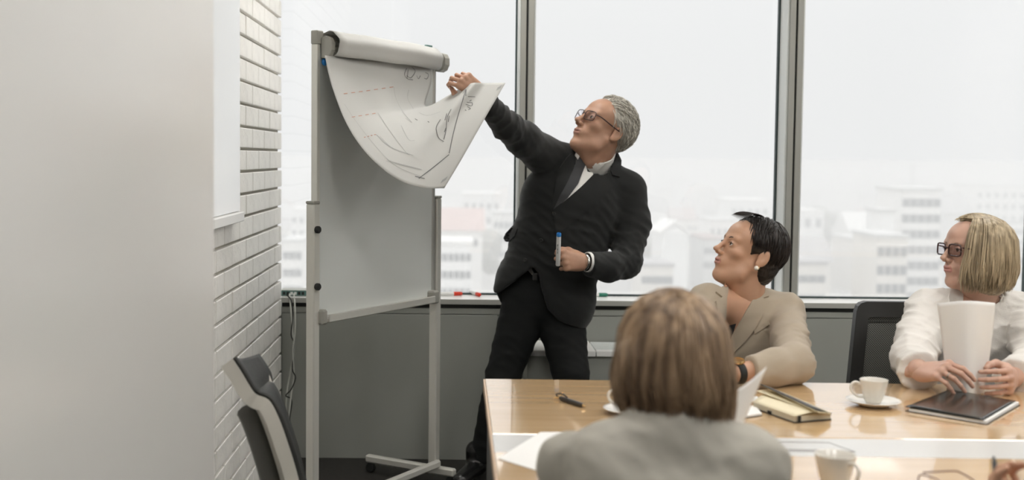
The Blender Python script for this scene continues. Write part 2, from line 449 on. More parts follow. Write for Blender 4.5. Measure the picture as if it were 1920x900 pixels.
building(1600, 1648, 470, 190, 12, 'c_white', 'flat', 'c_grey', (3, 3.0, 1.5, 1.3, 4), 'apartment block with wide balconies right of the second mullion')
building(1700, 1790, 470, 185, 12, 'c_white', 'flat', 'c_grey', (4, 3.0, 1.6, 1.2, 4), 'wide apartment block behind the chair of the blonde woman')
building(1545, 1602, 478, 200, 12, 'c_lt', 'flat', 'c_white', (5, 3.0, .8, 1.5, 3), 'white apartment block with narrow windows')
building(1484, 1548, 496, 200, 12, 'c_cream', 'flat', 'c_roofg', (4, 3.2, 1.3, 1.2, 2), 'low block next to the second mullion')
building(1488, 1560, 448, 260, 14, 'c_cream', 'side', 'c_roofg', None, 'grey roofed long house right of the second mullion')
building(1600, 1660, 400, 330, 18, 'c_lt', 'side', 'c_white', (4, 4, 1.2, 1.5, 1), 'white roofed hall in the middle distance')
building(1485, 1545, 398, 340, 16, 'c_lt', 'flat', 'c_white', (3, 4, 1.6, 2.5, 1), 'white cubic block in the middle distance')
building(1830, 1925, 350, 420, 20, 'c_white', 'flat', 'c_grey', (6, 4, 1.4, 1.8, 4), 'large pale block at the right end of the skyline')
building(1770, 1822, 362, 380, 18, 'c_grey', 'side', 'c_roofg', None, 'grey roofed block above the blonde hair')
building(1712, 1717, 308, 620, 4, 'c_roofg', 'flat', 'c_grey', None, 'slim chimney standing over the tall block')
building(530, 566, 455, 220, 14, 'c_white', 'flat', 'c_grey', (3, 3.2, 1.1, 1.4, 3), 'pale block seen between brick wall and flip chart')
building(545, 600, 395, 330, 16, 'c_lt', 'flat', 'c_white', (4, 3.6, 1.1, 1.5, 3), 'pale block higher up between brick wall and flip chart')
rc = random.Random(21)
walls = ['c_white', 'c_lt', 'c_cream', 'c_grey', 'c_white']; roofs = ['c_roofg', 'c_roof2', 'c_white', 'c_grey', 'c_roofg']
gl = ['pale flat roofed building in the hazy middle distance', 'pale pitched roof house in the hazy middle distance', 'faint building of the far hazy skyline']
for row, (D, y0, y1, wpx, n) in enumerate([(300, 440, 480, 40, 20), (400, 400, 430, 36, 20), (520, 372, 400, 36, 20), (700, 350, 374, 36, 22), (950, 335, 356, 40, 20), (1350, 322, 340, 50, 18), (1900, 314, 326, 70, 14)]):
    for k in range(n):
        px = 500+(k+rc.uniform(.1, .9))*1460/n
        wv = wpx*rc.uniform(.6, 1.5); pyt = rc.uniform(y0, y1); ty = rc.choice(['flat', 'flat', 'side', 'gable']) if row < 5 else 'flat'
        lab = gl[2] if row > 3 else gl[0] if ty == 'flat' else gl[1]
        rm = rc.choice(roofs) if ty == 'flat' else rc.choice(['c_roof', 'c_roof2', 'c_roofg'])
        nw = (rc.randint(3, 5), 3.4, 1.1, 1.5, 2) if row < 2 else None
        d2 = D*rc.uniform(.93, 1.1)
        building(px-wv/2, px+wv/2, pyt, d2, rc.uniform(10, 18), rc.choice(walls), ty, rm, nw, lab)
        bn[0] += 1
# trees
def tree_mesh(rs):
    bm = bmesh.new()
    for k in range(9):
        r = 2.2*rs.uniform(.6, 1.1)
        bmesh.ops.create_icosphere(bm, subdivisions=2, radius=r, matrix=Matrix.Translation((rs.uniform(-2.2, 2.2), rs.uniform(-2, 2), 5.5+rs.uniform(-1.6, 2.2))))
    for v in bm.verts: v.co += Vector((rs.uniform(-.3, .3), rs.uniform(-.3, .3), rs.uniform(-.3, .3)))
    return [tuple(v.co) for v in bm.verts], [tuple(x.index for x in f.verts) for f in bm.faces]
tv, tf = tree_mesh(rc); tm = MB(); tm.add(tv, tf)
t0 = None
for k, (px, py, D) in enumerate([(1526, 392, 346), (1556, 402, 352), (1224, 424, 312), (1214, 452, 268), (900, 436, 262), (1378, 440, 285), (1585, 450, 242), (955, 440, 300)]):
    p = PY(px, py, D); r_ = (p[2]-GZ)/9.0*4.2
    for _ in range(40):
        if not any(p[0]-r_ < q[1] and q[0] < p[0]+r_ and D-r_ < q[3] and q[2] < D+r_ for q in taken): break
        D += 6; p = PY(px, py, D)
    x = p[0]; taken.append((x-r_, x+r_, D-r_, D+r_))
    e = empty('tree', (x, D, GZ), 'grey bare looking tree between the hazy city buildings', 'tree', 'trees in the city')
    sc_ = (p[2]-GZ)/9.0
    if t0 is None:
        cr = mk('crown', tm, 'c_tree', e); tr = mk('trunk', MB().tube([(0, 0, 0), (0, 0, 4.5)], [.35, .2], 6), 'c_tree', e)
        t0 = (cr.data, tr.data, cr.location.z+GZ, tr.location.z)
        cr.location = (0, 0, 3.0*sc_); tr.location = (0, 0, 0)
    else:
        cr = bpy.data.objects.new('crown', t0[0]); tr = bpy.data.objects.new('trunk', t0[1])
        for q in (cr, tr): COL.objects.link(q); q.parent = e
        cr.location = (0, 0, 3.0*sc_)
    cr.scale = tr.scale = (sc_,)*3
# haze: a real scattering medium over the city
HZ = bpy.data.materials.new('city_haze'); HZ.use_nodes = True; nt = HZ.node_tree; nt.nodes.clear()
ho = nt.nodes.new('ShaderNodeOutputMaterial'); hs = nt.nodes.new('ShaderNodeVolumeScatter')
hs.inputs['Color'].default_value = (1, 1, 1, 1); hs.inputs['Density'].default_value = .0037; hs.inputs['Anisotropy'].default_value = 0
hb_ = nt.nodes.new('ShaderNodeVolumeAbsorption'); hb_.inputs['Color'].default_value = (0, 0, 0, 1); hb_.inputs['Density'].default_value = .00096
had = nt.nodes.new('ShaderNodeAddShader'); nt.links.new(hs.outputs[0], had.inputs[0]); nt.links.new(hb_.outputs[0], had.inputs[1]); nt.links.new(had.outputs[0], ho.inputs['Volume'])
HZO = tag(mk('haze', MB().box((-2400, 40, GZ-.5), (3400, 5000, 1.0)), HZ), 'white winter haze lying over the city', 'haze', kind='stuff')
# ------------------------------------------------------------------ wall display board
d0 = PX(447, 8, XL); d1 = PX(443, 398, XL)
MT['screen'] = mat('glossy_white_glass', (.88, .90, .91), .07, coat=.6, croughn=.03)
e = empty('wall_display', (XL+.02, 3.6, 1.10), 'glossy white glass board hung on the brick wall above the chair', 'board')
mk('back_case', MB().box((XL+.0025, 2.95, 1.135), (XL+.018, 4.035, 1.845), .002), 'blackpl', e)
mk('glass_face', MB().box((XL+.0181, 2.945, 1.132), (XL+.024, 4.038, 1.848), .001), 'screen', e)
mk('pen_tray', MB().box((XL+.002, 2.95, 1.098), (XL+.04, 4.03, 1.1305), .003), 'whitepl', e)

# ------------------------------------------------------------------ convector cabinet under the window
e = empty('convector', (.75, 5.02, 0), 'low white topped convector cabinet with slotted grille behind the standing man', 'radiator')
x0 = PY(984, 680, 4.9)[0]; x1 = 1.12
mk('body', MB().box((x0+.01, 4.90, 0), (x1-.01, 5.160, .505), .002), 'panel', e)
cv0 = PZ(1119, 660, .53)[0]
mk('top_plate', MB().box((x0, 4.885, .506), (cv0-.0015, 5.161, .53), .002), 'sill', e)
mk('front_lip', MB().box((cv0+.0015, 4.885, .506), (x1, 4.925, .53), .002), 'sill', e)
for k in range(7):
    y = 4.938+k*.031
    mk('slat', MB().box((cv0+.004, y, .515), (x1-.004, y+.018, .528), .001), 'mull_lt', e)
mk('grille_bed', MB().box((cv0+.002, 4.926, .506), (x1, 5.16, .510)), 'dkplastic', e)

# ------------------------------------------------------------------ flip chart
BLp = np.array([-.487, 4.10]); BRp = np.array([-.093, 4.76])
bu = (BRp-BLp)/np.linalg.norm(BRp-BLp); bw = np.linalg.norm(BRp-BLp); bnrm = np.array([bu[1], -bu[0]])
def B(u, n, z): q = BLp+bu*u+bnrm*n; return np.array([q[0], q[1], z])
RB = np.array([[bu[0], bnrm[0], 0], [bu[1], bnrm[1], 0], [0, 0, 1]])
def bbox(mb, u0, u1, n0, n1, z0, z1, bev=0):
    t = MB().box((u0, n0, z0), (u1, n1, z1), bev); v = [B(*p) for p in t.v]
    return mb.add(v, [tuple(reversed(q)) for q in t.f])
fc = empty('flip_chart', B(bw/2, 0, 0), 'tall white flip chart easel on two grey posts beside the brick wall', 'flip chart')
mk('board', bbox(MB(), .012, bw-.012, -.008, .006, .765, 1.735), 'board', fc)
mk('side_rail', bbox(MB(), 0, .018, -.016, .010, .76, 1.70, .002), 'alu_lt', fc)
mk('side_rail', bbox(MB(), bw-.018, bw, -.016, .010, .76, 1.70, .002), 'alu', fc)
mk('top_rail', bbox(MB(), .02, bw-.02, -.014, .010, 1.715, 1.742, .002), 'alu_lt', fc)
tr = mk('pen_tray', bbox(MB(), .03, bw-.045, -.012, .038, .742, .763, .006), 'alu_lt', fc)
mk('tray_lip', bbox(MB(), .03, bw-.045, .0385, .044, .745, .772, .002), 'alu_lt', tr)
for u0, u1 in ((.0, .032), (bw-.047, bw)):
    mk('corner_cap', bbox(MB(), u0, u1, -.014, .036, .738, .79, .006), 'greyplastic', fc)
for u0, u1 in ((-.001, .034), (bw-.034, bw+.001)):
    mk('corner_cap', bbox(MB(), u0, u1, -.018, .012, 1.70, 1.747, .003), 'greyplastic', fc)
# posts
for s, u in ((0, -.026), (1, bw+.004)):
    p = mk('post', bbox(MB(), u, u+.034, -.018, .018, .075, 1.155, .004), 'alu_lt', fc)
    mk('post_cap', bbox(MB(), u-.001, u+.035, -.019, .019, 1.155, 1.165, .003), 'greyplastic', p)
    for z in ((1.068, .872) if s == 0 else ()):
        mk('clamp_knob', MB().lathe([(.0, 0), (.011, 0), (.0125, .003), (.0125, .012), (.010, .015), (0, .0155)], B(u+.012, .018, z), 16, (*bnrm, 0)), 'black', p)
    f = mk('foot_bar', bbox(MB(), u+.002, u+.032, -.33, .10, .042, .074, .006), 'alu_lt', fc)
    for n in (-.31, .08):
        c = B(u+.017, n, .021)
        mk('caster', MB().lathe([(0, -.011), (.018, -.011), (.0205, -.007), (.0205, .007), (.018, .011), (0, .011)], c, 18, (*bu, 0)), 'black', f)
mk('cross_bar', bbox(MB(), .0, bw+.01, .019, .043, .075, .105, .006), 'alu_lt', fc)
# paper clamp
cl = mk('clamp_bar', bbox(MB(), .03, bw-.02, .012, .04, 1.668, 1.70, .008), 'greyplastic', fc)
for u, m in ((.018, 'greyplastic'), (bw-.012, 'greyplastic')):
    pr = [(n, z) for n, z in [(.014, 1.655), (.030, 1.652), (.048, 1.66), (.058, 1.68), (.058, 1.705), (.048, 1.722), (.030, 1.728), (.014, 1.722)]]
    w = .020 if u < .1 else .034
    mk('clamp_end', MB().prism([B(u, n, z) for n, z in pr], (bu[0]*w, bu[1]*w, 0)), m, cl)
mk('paper_hook', bbox(MB(), bw-.055, bw-.012, -.012, .0, 1.742, 1.757, .002), 'switch', fc)
mk('magnet', MB().lathe([(0, 0), (.011, 0), (.013, .003), (.013, .007), (.010, .010), (0, .0105)], B(.034, .011, 1.641), 18, (*bnrm, 0)), 'blue', fc)
tag(fc.children[-1], 'round blue magnet')
# pages flipped over the top: rolled loosely round the clamp
prof = []
for k in range(26):
    a = -1.05+k/25*4.3
    r = .046+.002*math.sin(k)
    prof.append((.034+r*math.cos(a), 1.700+r*.98*math.sin(a)))
rows = []
for i in range(15):
    u = .034+(bw-.075)*i/14
    wob = .0025*math.sin(i*1.1)+(.012*(i/14)**6)
    rows.append([B(u, n-wob, z-wob*.3) for n, z in prof])
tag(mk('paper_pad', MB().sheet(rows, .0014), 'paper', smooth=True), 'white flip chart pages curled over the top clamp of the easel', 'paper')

# sheet lifted by the man: Coons patch through boundary curves
def crv(pts, n):
    s_ = spline([np.array(p, float) for p in pts], 200)
    W3 = np.array([PY(*p) for p in s_]); L = np.r_[0, np.cumsum(np.linalg.norm(np.diff(W3, axis=0), axis=1))]; L /= L[-1]
    return np.array([[np.interp(t, L, W3[:, c]) for c in range(3)] for t in np.linspace(0, 1, n)])
NV, NU = 60, 44
topc = crv([(609, 104, 4.055), (700, 112, 4.36), (806, 122, 4.685)], NU)
lefc = crv([(609, 104, 4.055), (622, 160, 4.02), (650, 232, 3.97), (690, 291, 3.95), (745, 336, 3.97), (795, 352, 4.01), (833, 353, 4.06)], NV)
rigc = crv([(806, 122, 4.685), (809, 152, 4.66), (797, 196, 4.58), (812, 196, 4.52), (842, 178, 4.45), (874, 160, 4.40), (905, 156, 4.37), (948, 155, 4.34)], NV)
botc = crv([(833, 353, 4.06), (866, 298, 4.14), (908, 224, 4.24), (948, 155, 4.34)], NU)
G = np.zeros((NV, NU, 3))
for i in range(NV):
    v = i/(NV-1)
    for j in range(NU):
        u = j/(NU-1)
        G[i, j] = (1-v)*topc[j]+v*botc[j]+(1-u)*lefc[i]+u*rigc[i]-((1-u)*(1-v)*topc[0]+u*(1-v)*topc[-1]+(1-u)*v*botc[0]+u*v*botc[-1])
        # soft creases near the clamp and the fold at the gripping hand
        G[i, j, 1] += .012*math.sin(9*u+5*v)*math.exp(-6*v)*math.sin(math.pi*u)
        G[i, j, 1] += .010*math.sin(14*u-9*v)*math.exp(-((v-.22)/.14)**2)*math.sin(math.pi*u)
        G[i, j, 1] -= .055*math.exp(-((v-.80+.10*(1-u))/.05)**2)*u**1.5
smb = MB().sheet(G, .0006)
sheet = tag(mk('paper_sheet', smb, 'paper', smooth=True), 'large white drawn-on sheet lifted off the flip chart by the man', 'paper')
def bvh_of(v, f): return BVHTree.FromPolygons([tuple(p) for p in v], [tuple(q) for q in f])
sb = bvh_of(smb.v, smb.f)
def hit(bv, px, py):
    d = Vector(ray(px, py)).normalized(); h = bv.ray_cast(Vector(CPOS), d)
    return h[0], h[1]
def stroke(mb, bv, pts, w=.0022, n=None, off=.0012, dash=None):
    """an inked line lying on a surface, through image points"""
    pts = spline(pts, n or max(8, 6*len(pts))) if len(pts) > 2 else [np.array(pts[0])+(np.array(pts[1])-np.array(pts[0]))*t for t in np.linspace(0, 1, n or 14)]
    H = []
    for p in pts:
        h, nn = hit(bv, p[0], p[1])
        if h is None: H.append(None); continue
        d = Vector(CPOS)-h
        if nn.dot(d) < 0: nn = -nn
        H.append((h+nn*off, nn))
    for k in range(len(H)-1):
        if H[k] is None or H[k+1] is None or (H[k+1][0]-H[k][0]).length > .06: continue
        if dash and (k//dash) % 2: continue
        a, na = H[k]; b, nb_ = H[k+1]; s_ = (b-a).cross(na)
        if s_.length < 1e-9: continue
        s_ = s_.normalized()*w/2
        mb.add([a-s_, b-s_, b+s_, a+s_], [(0, 1, 2, 3)])
    return mb
S = MB(); w = .0028
for q in [[(762, 128), (758, 140), (764, 148), (774, 150)], [(772, 126), (778, 134), (770, 146), (762, 142)], [(781, 142), (784, 148), (788, 142)], [(797, 136), (803, 140), (800, 148), (795, 147)],
          [(765, 131), (763, 146)], [(826, 224), (818, 240), (822, 258), (832, 266)], [(846, 205), (838, 222), (836, 245), (832, 262)], [(838, 213), (834, 226)], [(842, 217), (840, 229)], [(836, 240), (833, 248)],
          [(778, 223), (783, 226)], [(802, 228), (805, 230)], [(880, 190), (884, 188)], [(873, 196), (884, 199), (886, 194)], [(875, 192), (886, 193)], [(876, 200), (882, 204), (878, 206)], [(872, 206), (874, 208)], [(877, 181), (891, 182)]]:
    stroke(S, sb, q, w)
stroke(S, sb, [(874, 168), (862, 205), (850, 250), (842, 288)], .003, 40)
stroke(S, sb, [(868, 176), (874, 168), (873, 180)], .003)
stroke(S, sb, [(842, 290), (815, 312), (785, 335)], .003, 30); stroke(S, sb, [(778, 331), (796, 335)], .003)
tag(mk('ink_writing', S, 'ink', sheet), kind='stuff')
S = MB()
stroke(S, sb, [(644, 176), (690, 170), (737, 163)], .0026, 40, dash=3); stroke(S, sb, [(659, 220), (708, 212)], .0026, 24, dash=3); stroke(S, sb, [(682, 258), (706, 252)], .0026, 16, dash=2)
mk('red_dashes', S, 'inkred', sheet)
S = MB()
for q in [[(738, 163), (742, 185), (755, 210), (772, 230), (760, 222)], [(708, 212), (730, 245), (760, 285), (766, 290), (735, 278), (712, 256)], [(645, 195), (665, 225), (700, 270), (740, 310), (790, 332)],
          [(724, 302), (760, 312), (790, 318), (740, 305), (726, 300)], [(705, 252), (730, 275), (775, 292)], [(766, 168), (764, 185), (775, 205)], [(786, 212), (802, 217), (826, 210)], [(905, 240), (925, 205), (938, 175)], [(752, 236), (766, 262), (778, 264)]]:
    stroke(S, sb, q, .0016, 40)
mk('pencil_lines', S, 'inkgrey', sheet)
S = MB()
for k in range(5): stroke(S, sb, [(826+k*2.2, 344-k*1.5), (830+k*2.2, 337-k*1.5)], .002, 5)
for k in range(5): stroke(S, sb, [(931+k*1.6, 170-k), (934+k*1.6, 164-k)], .002, 5)
mk('printed_mark', S, 'inkgrey', sheet)

# ------------------------------------------------------------------ table
TZ = .74
TX0, TX1, TY0, TY1 = .079, 3.3, 2.03, 3.114
YS0, YS1 = 2.336, 2.490
tb = empty('meeting_table', (1.7, 2.6, 0), 'long glossy birch meeting table with a white cable channel along it', 'table')
xs = PZ(1912, 771, TZ)[0]
for a, b in ((TX0, xs-.001), (xs+.001, TX1)):
    mk('table_board', MB().box((a, YS1+.001, TZ-.028), (b, TY1, TZ), .0015), 'wood', tb)
    mk('table_board', MB().box((a, TY0, TZ-.028), (b, YS0-.001, TZ), .0015), 'wood', tb)
ch = mk('cable_channel', MB().box((TX0, YS0, TZ-.03), (TX1, YS1, TZ-.0008), .001), 'channel', tb)
fa, fb = PZ(1400, 851, TZ)[0], PZ(1610, 851, TZ)[0]
MT['seam'] = mat('dark_seam', (.09, .06, .06), .5)
f0, f1 = 2.374, 2.452
fm = MB()
for lo, hi in (((fa, f0, 0), (fb, f0+.0035, 0)), ((fa, f1-.0025, 0), (fb-.03, f1, 0)), ((fa+.03, f0+.012, 0), (fb-.06, f0+.0145, 0)), ((fa, f0, 0), (fa+.003, f1, 0))):
    fm.box((lo[0], lo[1], TZ-.0007), (hi[0], hi[1], TZ-.0002))
fm.prism([(fb-.003, f0, TZ-.0007), (fb, f0, TZ-.0007), (fb-.029, f1, TZ-.0007), (fb-.031, f1, TZ-.0007)], (0, 0, .0005))
fl = mk('socket_flap', MB().box((fa, f0, TZ-.003), (fb-.003, f1, TZ-.0006)), 'channel', tb)
mk('flap_seam', fm, 'seam', fl)
mk('end_panel', MB().box((TX0+.006, TY0+.02, 0), (TX0+.036, TY1-.02, TZ-.0285), .002), 'tgrey', tb)
mk('end_panel', MB().box((TX1-.05, TY0+.02, 0), (TX1-.02, TY1-.02, TZ-.0285), .002), 'tgrey', tb)
mk('edge_trim', MB().box((TX0-.0045, TY0, TZ-.03), (TX0-.0003, TY1, TZ-.001)), 'woodedge', tb)
mk('stretcher', MB().box((TX0+.04, 2.40, .40), (TX1-.055, 2.43, .68), .002), 'tgrey', tb)

# ------------------------------------------------------------------ cups
def cup(name, c, hgt, rt, rb, hang, label, saucer=None, hs=1.0):
    c = np.array(c, float); z0 = c[2]
    e = empty(name, c, label, 'cup', 'espresso cups')
    zc = z0+(.008 if saucer else .0005)
    t = .0032
    pr = [(0, 0), (rb*.82, 0), (rb*.86, .002), (rb, .006), (rb+(rt-rb)*.4, hgt*.4), (rt*.97, hgt*.85), (rt, hgt), (rt-.0012, hgt+.0008), (rt-t, hgt-.001), (rb+(rt-rb)*.4-t, hgt*.42), (rb-t, .012), (0, .010)]
    mk('cup_body', MB().lathe(pr, (c[0], c[1], zc), 36), 'porcelain', e, autos=1.0)
    mk('coffee', MB().lathe([(0, 0), (rb+(rt-rb)*.5-t*1.3, 0), (rb+(rt-rb)*.5-t*1.3, .001), (0, .001)], (c[0], c[1], zc+hgt*.55), 28), 'coffee', e)
    d = np.array([math.cos(hang), math.sin(hang), 0])
    P = [np.array([c[0], c[1], zc+z])+d*(r-.002) for r, z in ((rt*.97, hgt*.80), (rt+.012*hs, hgt*.86), (rt+.021*hs, hgt*.70), (rt+.019*hs, hgt*.45), (rt+.006*hs, hgt*.24), (rb+(rt-rb)*.25, hgt*.22))]
    mk('handle', MB().tube(spline(P, 22), .0032, 10), 'porcelain', e, smooth=True)
    if saucer:
        rs = saucer
        pr = [(0, 0), (rs*.5, 0), (rs*.55, .002), (rs*.9, .010), (rs, .0135), (rs-.001, .0145), (rs*.88, .0125), (rs*.55, .006), (rs*.4, .0055), (0, .0055)]
        so = mk('saucer', MB().lathe(pr, (c[0], c[1], z0+.0004), 44), 'porcelain', None, autos=1.2)
        tag(so, label.replace('cup', 'saucer').replace('on its saucer', 'under the cup'), 'saucer', 'saucers')
        e.location.z = z0+.008
        for ch_ in e.children: ch_.location.z -= .008
    return e
c1 = PZ(1640, 762, TZ); cup('espresso_cup', (c1[0], c1[1]+.01, TZ), .054, .0325, .021, math.radians(170), 'small ivory cup on its saucer before the empty chair', .063)
c2 = PZ(1556, 905, TZ)
cup('espresso_cup', (c2[0], 2.115, TZ), .058, .0355, .024, math.radians(-62), 'ivory cup at the near edge beside the foreground shoulder')
c3 = PZ(1182, 776, TZ); cup('espresso_cup', (c3[0], c3[1], TZ), .052, .031, .021, math.radians(172), 'ivory cup on its saucer hidden behind the foreground hair', .062)

# ------------------------------------------------------------------ pen with twisted clip
e = empty('pen', PZ(1070, 752, TZ), 'dark metal pen lying alone on the table before the man', 'pen')
pa, pb = PZ(1050, 746, TZ+.006), PZ(1096, 761, TZ+.006)
dv = (pb-pa)/np.linalg.norm(pb-pa); L = np.linalg.norm(pb-pa)
mk('barrel', MB().lathe([(0, 0), (.004, .001), (.0055, .006), (.0058, L*.5), (.0058, L*.86), (.0035, L*.95), (.001, L*.985), (0, L)], pa, 14, dv), 'bookcover', e, smooth=True)
mk('tip', MB().lathe([(.0036, 0), (.0012, .008), (0, .009)], pa+dv*L*.945, 10, dv), 'gold', e)
sd = np.cross(dv, [0, 0, 1])
mk('clip', MB().tube(spline([pa+dv*.03+[0, 0, .007], pa+dv*.012+[0, 0, .012]+sd*.002, pa-dv*.004+[0, 0, .009]+sd*.008, pa-dv*.008-sd*.001+[0, 0, -.001]], 14), .0018, 6), 'bookcover', e)
mk('crown_prong', MB().tube(spline([pa+dv*.004, pa-dv*.006-sd*.006+[0, 0, .006], pa-dv*.004-sd*.012+[0, 0, .012]], 10), [.0026]*6+[.002, .0016, .001, .0006], 6), 'gold', e)
mk('crown_prong', MB().tube(spline([pa+dv*.004, pa-dv*.008+sd*.004, pa-dv*.012+sd*.012+[0, 0, -.002]], 10), [.0026]*6+[.002, .0016, .001, .0006], 6), 'gold', e)

# ------------------------------------------------------------------ loose papers at the table end
A_ = [PZ(x, y, TZ) for x, y in ((933, 861), (1013, 812), (1090, 812), (1120, 870), (1020, 888))]
tag(mk('paper_sheet', MB().prism([p+np.array([0, 0, .0012]) for p in A_], (0, 0, .0006)), 'paper2'), 'white paper lying skewed over the cable channel at the table end', 'paper')
A_ = [PZ(x, y, TZ) for x, y in ((1013, 811), (1180, 809), (1190, 850), (1014, 846))]
tag(mk('paper_sheet', MB().prism([p+np.array([0, 0, .0003]) for p in A_], (0, 0, .0006)), 'paper2'), 'white paper lying square beside the foreground shoulder', 'paper')

# ------------------------------------------------------------------ open notebook
q = [PZ(*p, TZ+.0) for p in ((1411, 766), (1490, 794), (1559, 788), (1462, 746))]   # bottom outline
nbk = empty('notebook', (q[0]+q[2])/2, 'thick cream paged notebook lying open on the table with its cover raised', 'notebook')
def quadslab(q, z0, z1, inset=0):
    c = sum(q)/4; v = [np.array([*(p[:2]+(c[:2]-p[:2])*inset), z]) for z in (z0, z1) for p in q]
    return MB().add(v, [(3, 2, 1, 0), (4, 5, 6, 7), (0, 1, 5, 4), (1, 2, 6, 5), (2, 3, 7, 6), (3, 0, 4, 7)])
mk('back_cover', quadslab(q, TZ+.0004, TZ+.003), 'bookcover', nbk)
pg = mk('page_block', quadslab(q, TZ+.003, TZ+.0145, .02), 'creamedge', nbk)
# top pages arch up towards the spine (far right edge q1-q2 / q2-q3)
rows = []
for i in range(9):
    s_ = i/8; r = []
    for j in range(9):
        t = j/8
        p = q[0]*(1-s_)*(1-t)+q[1]*s_*(1-t)+q[3]*(1-s_)*t+q[2]*s_*t
        r.append([p[0], p[1], TZ+.0152+.010*math.sin(math.pi*min(1, t*.95))*(1-.35*s_)])
    rows.append(r)
mk('open_page', MB().sheet(rows, .0008), 'cream', nbk, smooth=True)
# raised front cover and pages hinge on the spine q3-q2
sp0, sp1 = q[3]+np.array([0, 0, .014]), q[2]+np.array([0, 0, .014])
def leaf(c0, c1, bow, m, name, th):
    rows = []
    for i in range(9):
        t = i/8; a = sp0+(c0-sp0)*t+np.array([0, 0, bow*math.sin(math.pi*t)]); b = sp1+(c1-sp1)*t+np.array([0, 0, bow*math.sin(math.pi*t)])
        rows.append([a+(b-a)*k/8 for k in range(9)])
    return mk(name, MB().sheet(rows, th), m, nbk, smooth=True)
cvr0 = PY(1424, 720, sp0[1]-.05); cvr1 = sp1+(cvr0-sp0)*.55+np.array([-.01, -.01, .0])
leaf(cvr0+[0, .0, .0], cvr1, .002, 'bookcover', 'front_cover', .0022)
leaf(cvr0+[.004, -.006, -.003], cvr1+np.array([.0, -.008, -.002]), .0, 'cream', 'end_paper', .0012)
leaf(PY(1418, 733, sp0[1]-.07), sp1+(PY(1418, 733, sp0[1]-.07)-sp0)*.5, .004, 'cream', 'turned_page', .0006)
eb = MB()
ed = (q[2]-q[1]); k0 = q[1]+ed*.12
out = np.array([ed[1], -ed[0], 0]); out /= np.linalg.norm(out)
eb.box(np.array([-.004, -.0012, 0]), np.array([.004, .0003, .0155]))
an = math.atan2(ed[1], ed[0])
v = (np.array(eb.v)@rotm((0, 0, 1), an).T)+k0+np.array([0, 0, TZ-k0[2]+.0005])
mk('elastic_strap', MB().add(v, eb.f), 'black', nbk)
ef = (q[1]-q[0]); k1 = q[0]+ef*.42
v = (np.array(MB().box((-.007, -.0016, 0), (.007, .0, .008)).v)@rotm((0, 0, 1), math.atan2(ef[1], ef[0])).T)+k1+np.array([0, 0, TZ-k1[2]+.0005])
mk('ribbon', MB().add(v, MB().box((0, 0, 0), (1, 1, 1)).f), 'black', nbk)
# small note pad beside the notebook
q2 = [PZ(*p, TZ) for p in ((1390, 786), (1429, 780), (1416, 764), (1378, 768))]
nt_ = empty('note_pad', (q2[0]+q2[2])/2, 'small white note pad with a dark back between notebook and raised paper', 'note pad')
mk('back_board', quadslab(q2, TZ+.0003, TZ+.002), 'bookcover', nt_); mk('pages', quadslab(q2, TZ+.002, TZ+.006, .02), 'paper2', nt_)
q3 = [PZ(*p, TZ) for p in ((1404, 755), (1425, 752), (1420, 744), (1402, 745))]
tag(mk('paper_slip', quadslab(q3, TZ+.0003, TZ+.0015), 'paper2'), 'white paper slip behind the small note pad', 'paper')

# ------------------------------------------------------------------ black folder
q = [PZ(*p, TZ) for p in ((1697, 771), (1851, 797), (1913, 760), (1780, 737))]
fo = empty('folder', (q[0]+q[2])/2, 'black glossy folder with white pages lying before the woman in white', 'folder')
mk('back_cover', quadslab(q, TZ+.0004, TZ+.0015), 'folder', fo)
qi = [q[0]+(q[1]-q[0])*.04, q[1]+(q[0]-q[1])*.012, q[2]+(q[3]-q[2])*.012, q[3]]
mk('pages', quadslab(qi, TZ+.0016, TZ+.0075, .012), 'paper2', fo)
rows = []
for i in range(15):
    s_ = i/14; r = []
    for j in range(11):
        t = j/10; p = q[0]*(1-s_)*(1-t)+(q[1]+(q[0]-q[1])*.05)*s_*(1-t)+q[3]*(1-s_)*t+(q[2]+(q[3]-q[2])*.06)*s_*t
        r.append([p[0], p[1], TZ+.0088+.003*math.sin(3*s_+.6)*(1-t)*(1-s_)])
    rows.append(r)
mk('front_cover', MB().sheet(rows, .0014), 'folder', fo, smooth=True)

# ------------------------------------------------------------------ reading glasses on the table
e = empty('reading_glasses', PZ(1765, 895, TZ), 'thin brown reading glasses folded on the table front', 'glasses')
MT['brownrim'] = mat('brown_frame', (.16, .07, .05), .3)
gp = [PZ(1722, 884, TZ+.03), PZ(1790, 884, TZ+.028), PZ(1824, 900, TZ+.006), PZ(1830, 925, TZ+.004)]
mk('temple', MB().tube(spline([PZ(1731, 886, TZ+.032), PZ(1786, 883, TZ+.030), PZ(1801, 886, TZ+.026), PZ(1826, 901, TZ+.004)], 20), .0016, 8), 'brownrim', e, smooth=True)
for k in range(2):
    cx = PZ(1722+k*46, 887+k*16, TZ+.030)
    pts = []
    for a in range(21):
        t = 2*math.pi*a/20; ca, sa = math.cos(t), math.sin(t)
        sq = (abs(ca)**4+abs(sa)**4)**-.25
        pts.append(cx+np.array([.012, -.025, 0])*(1+ca*sq)*.9+np.array([0, 0, .014])*sa*sq-np.array([0, 0, .014]))
    mk('rim', MB().tube(pts, .0013, 8), 'brownrim', e, smooth=True)
    mk('lens', MB().add([pts[a]+0*pts[a] for a in range(20)], [tuple(range(20))]), glass_mat('lens_glass'), e)

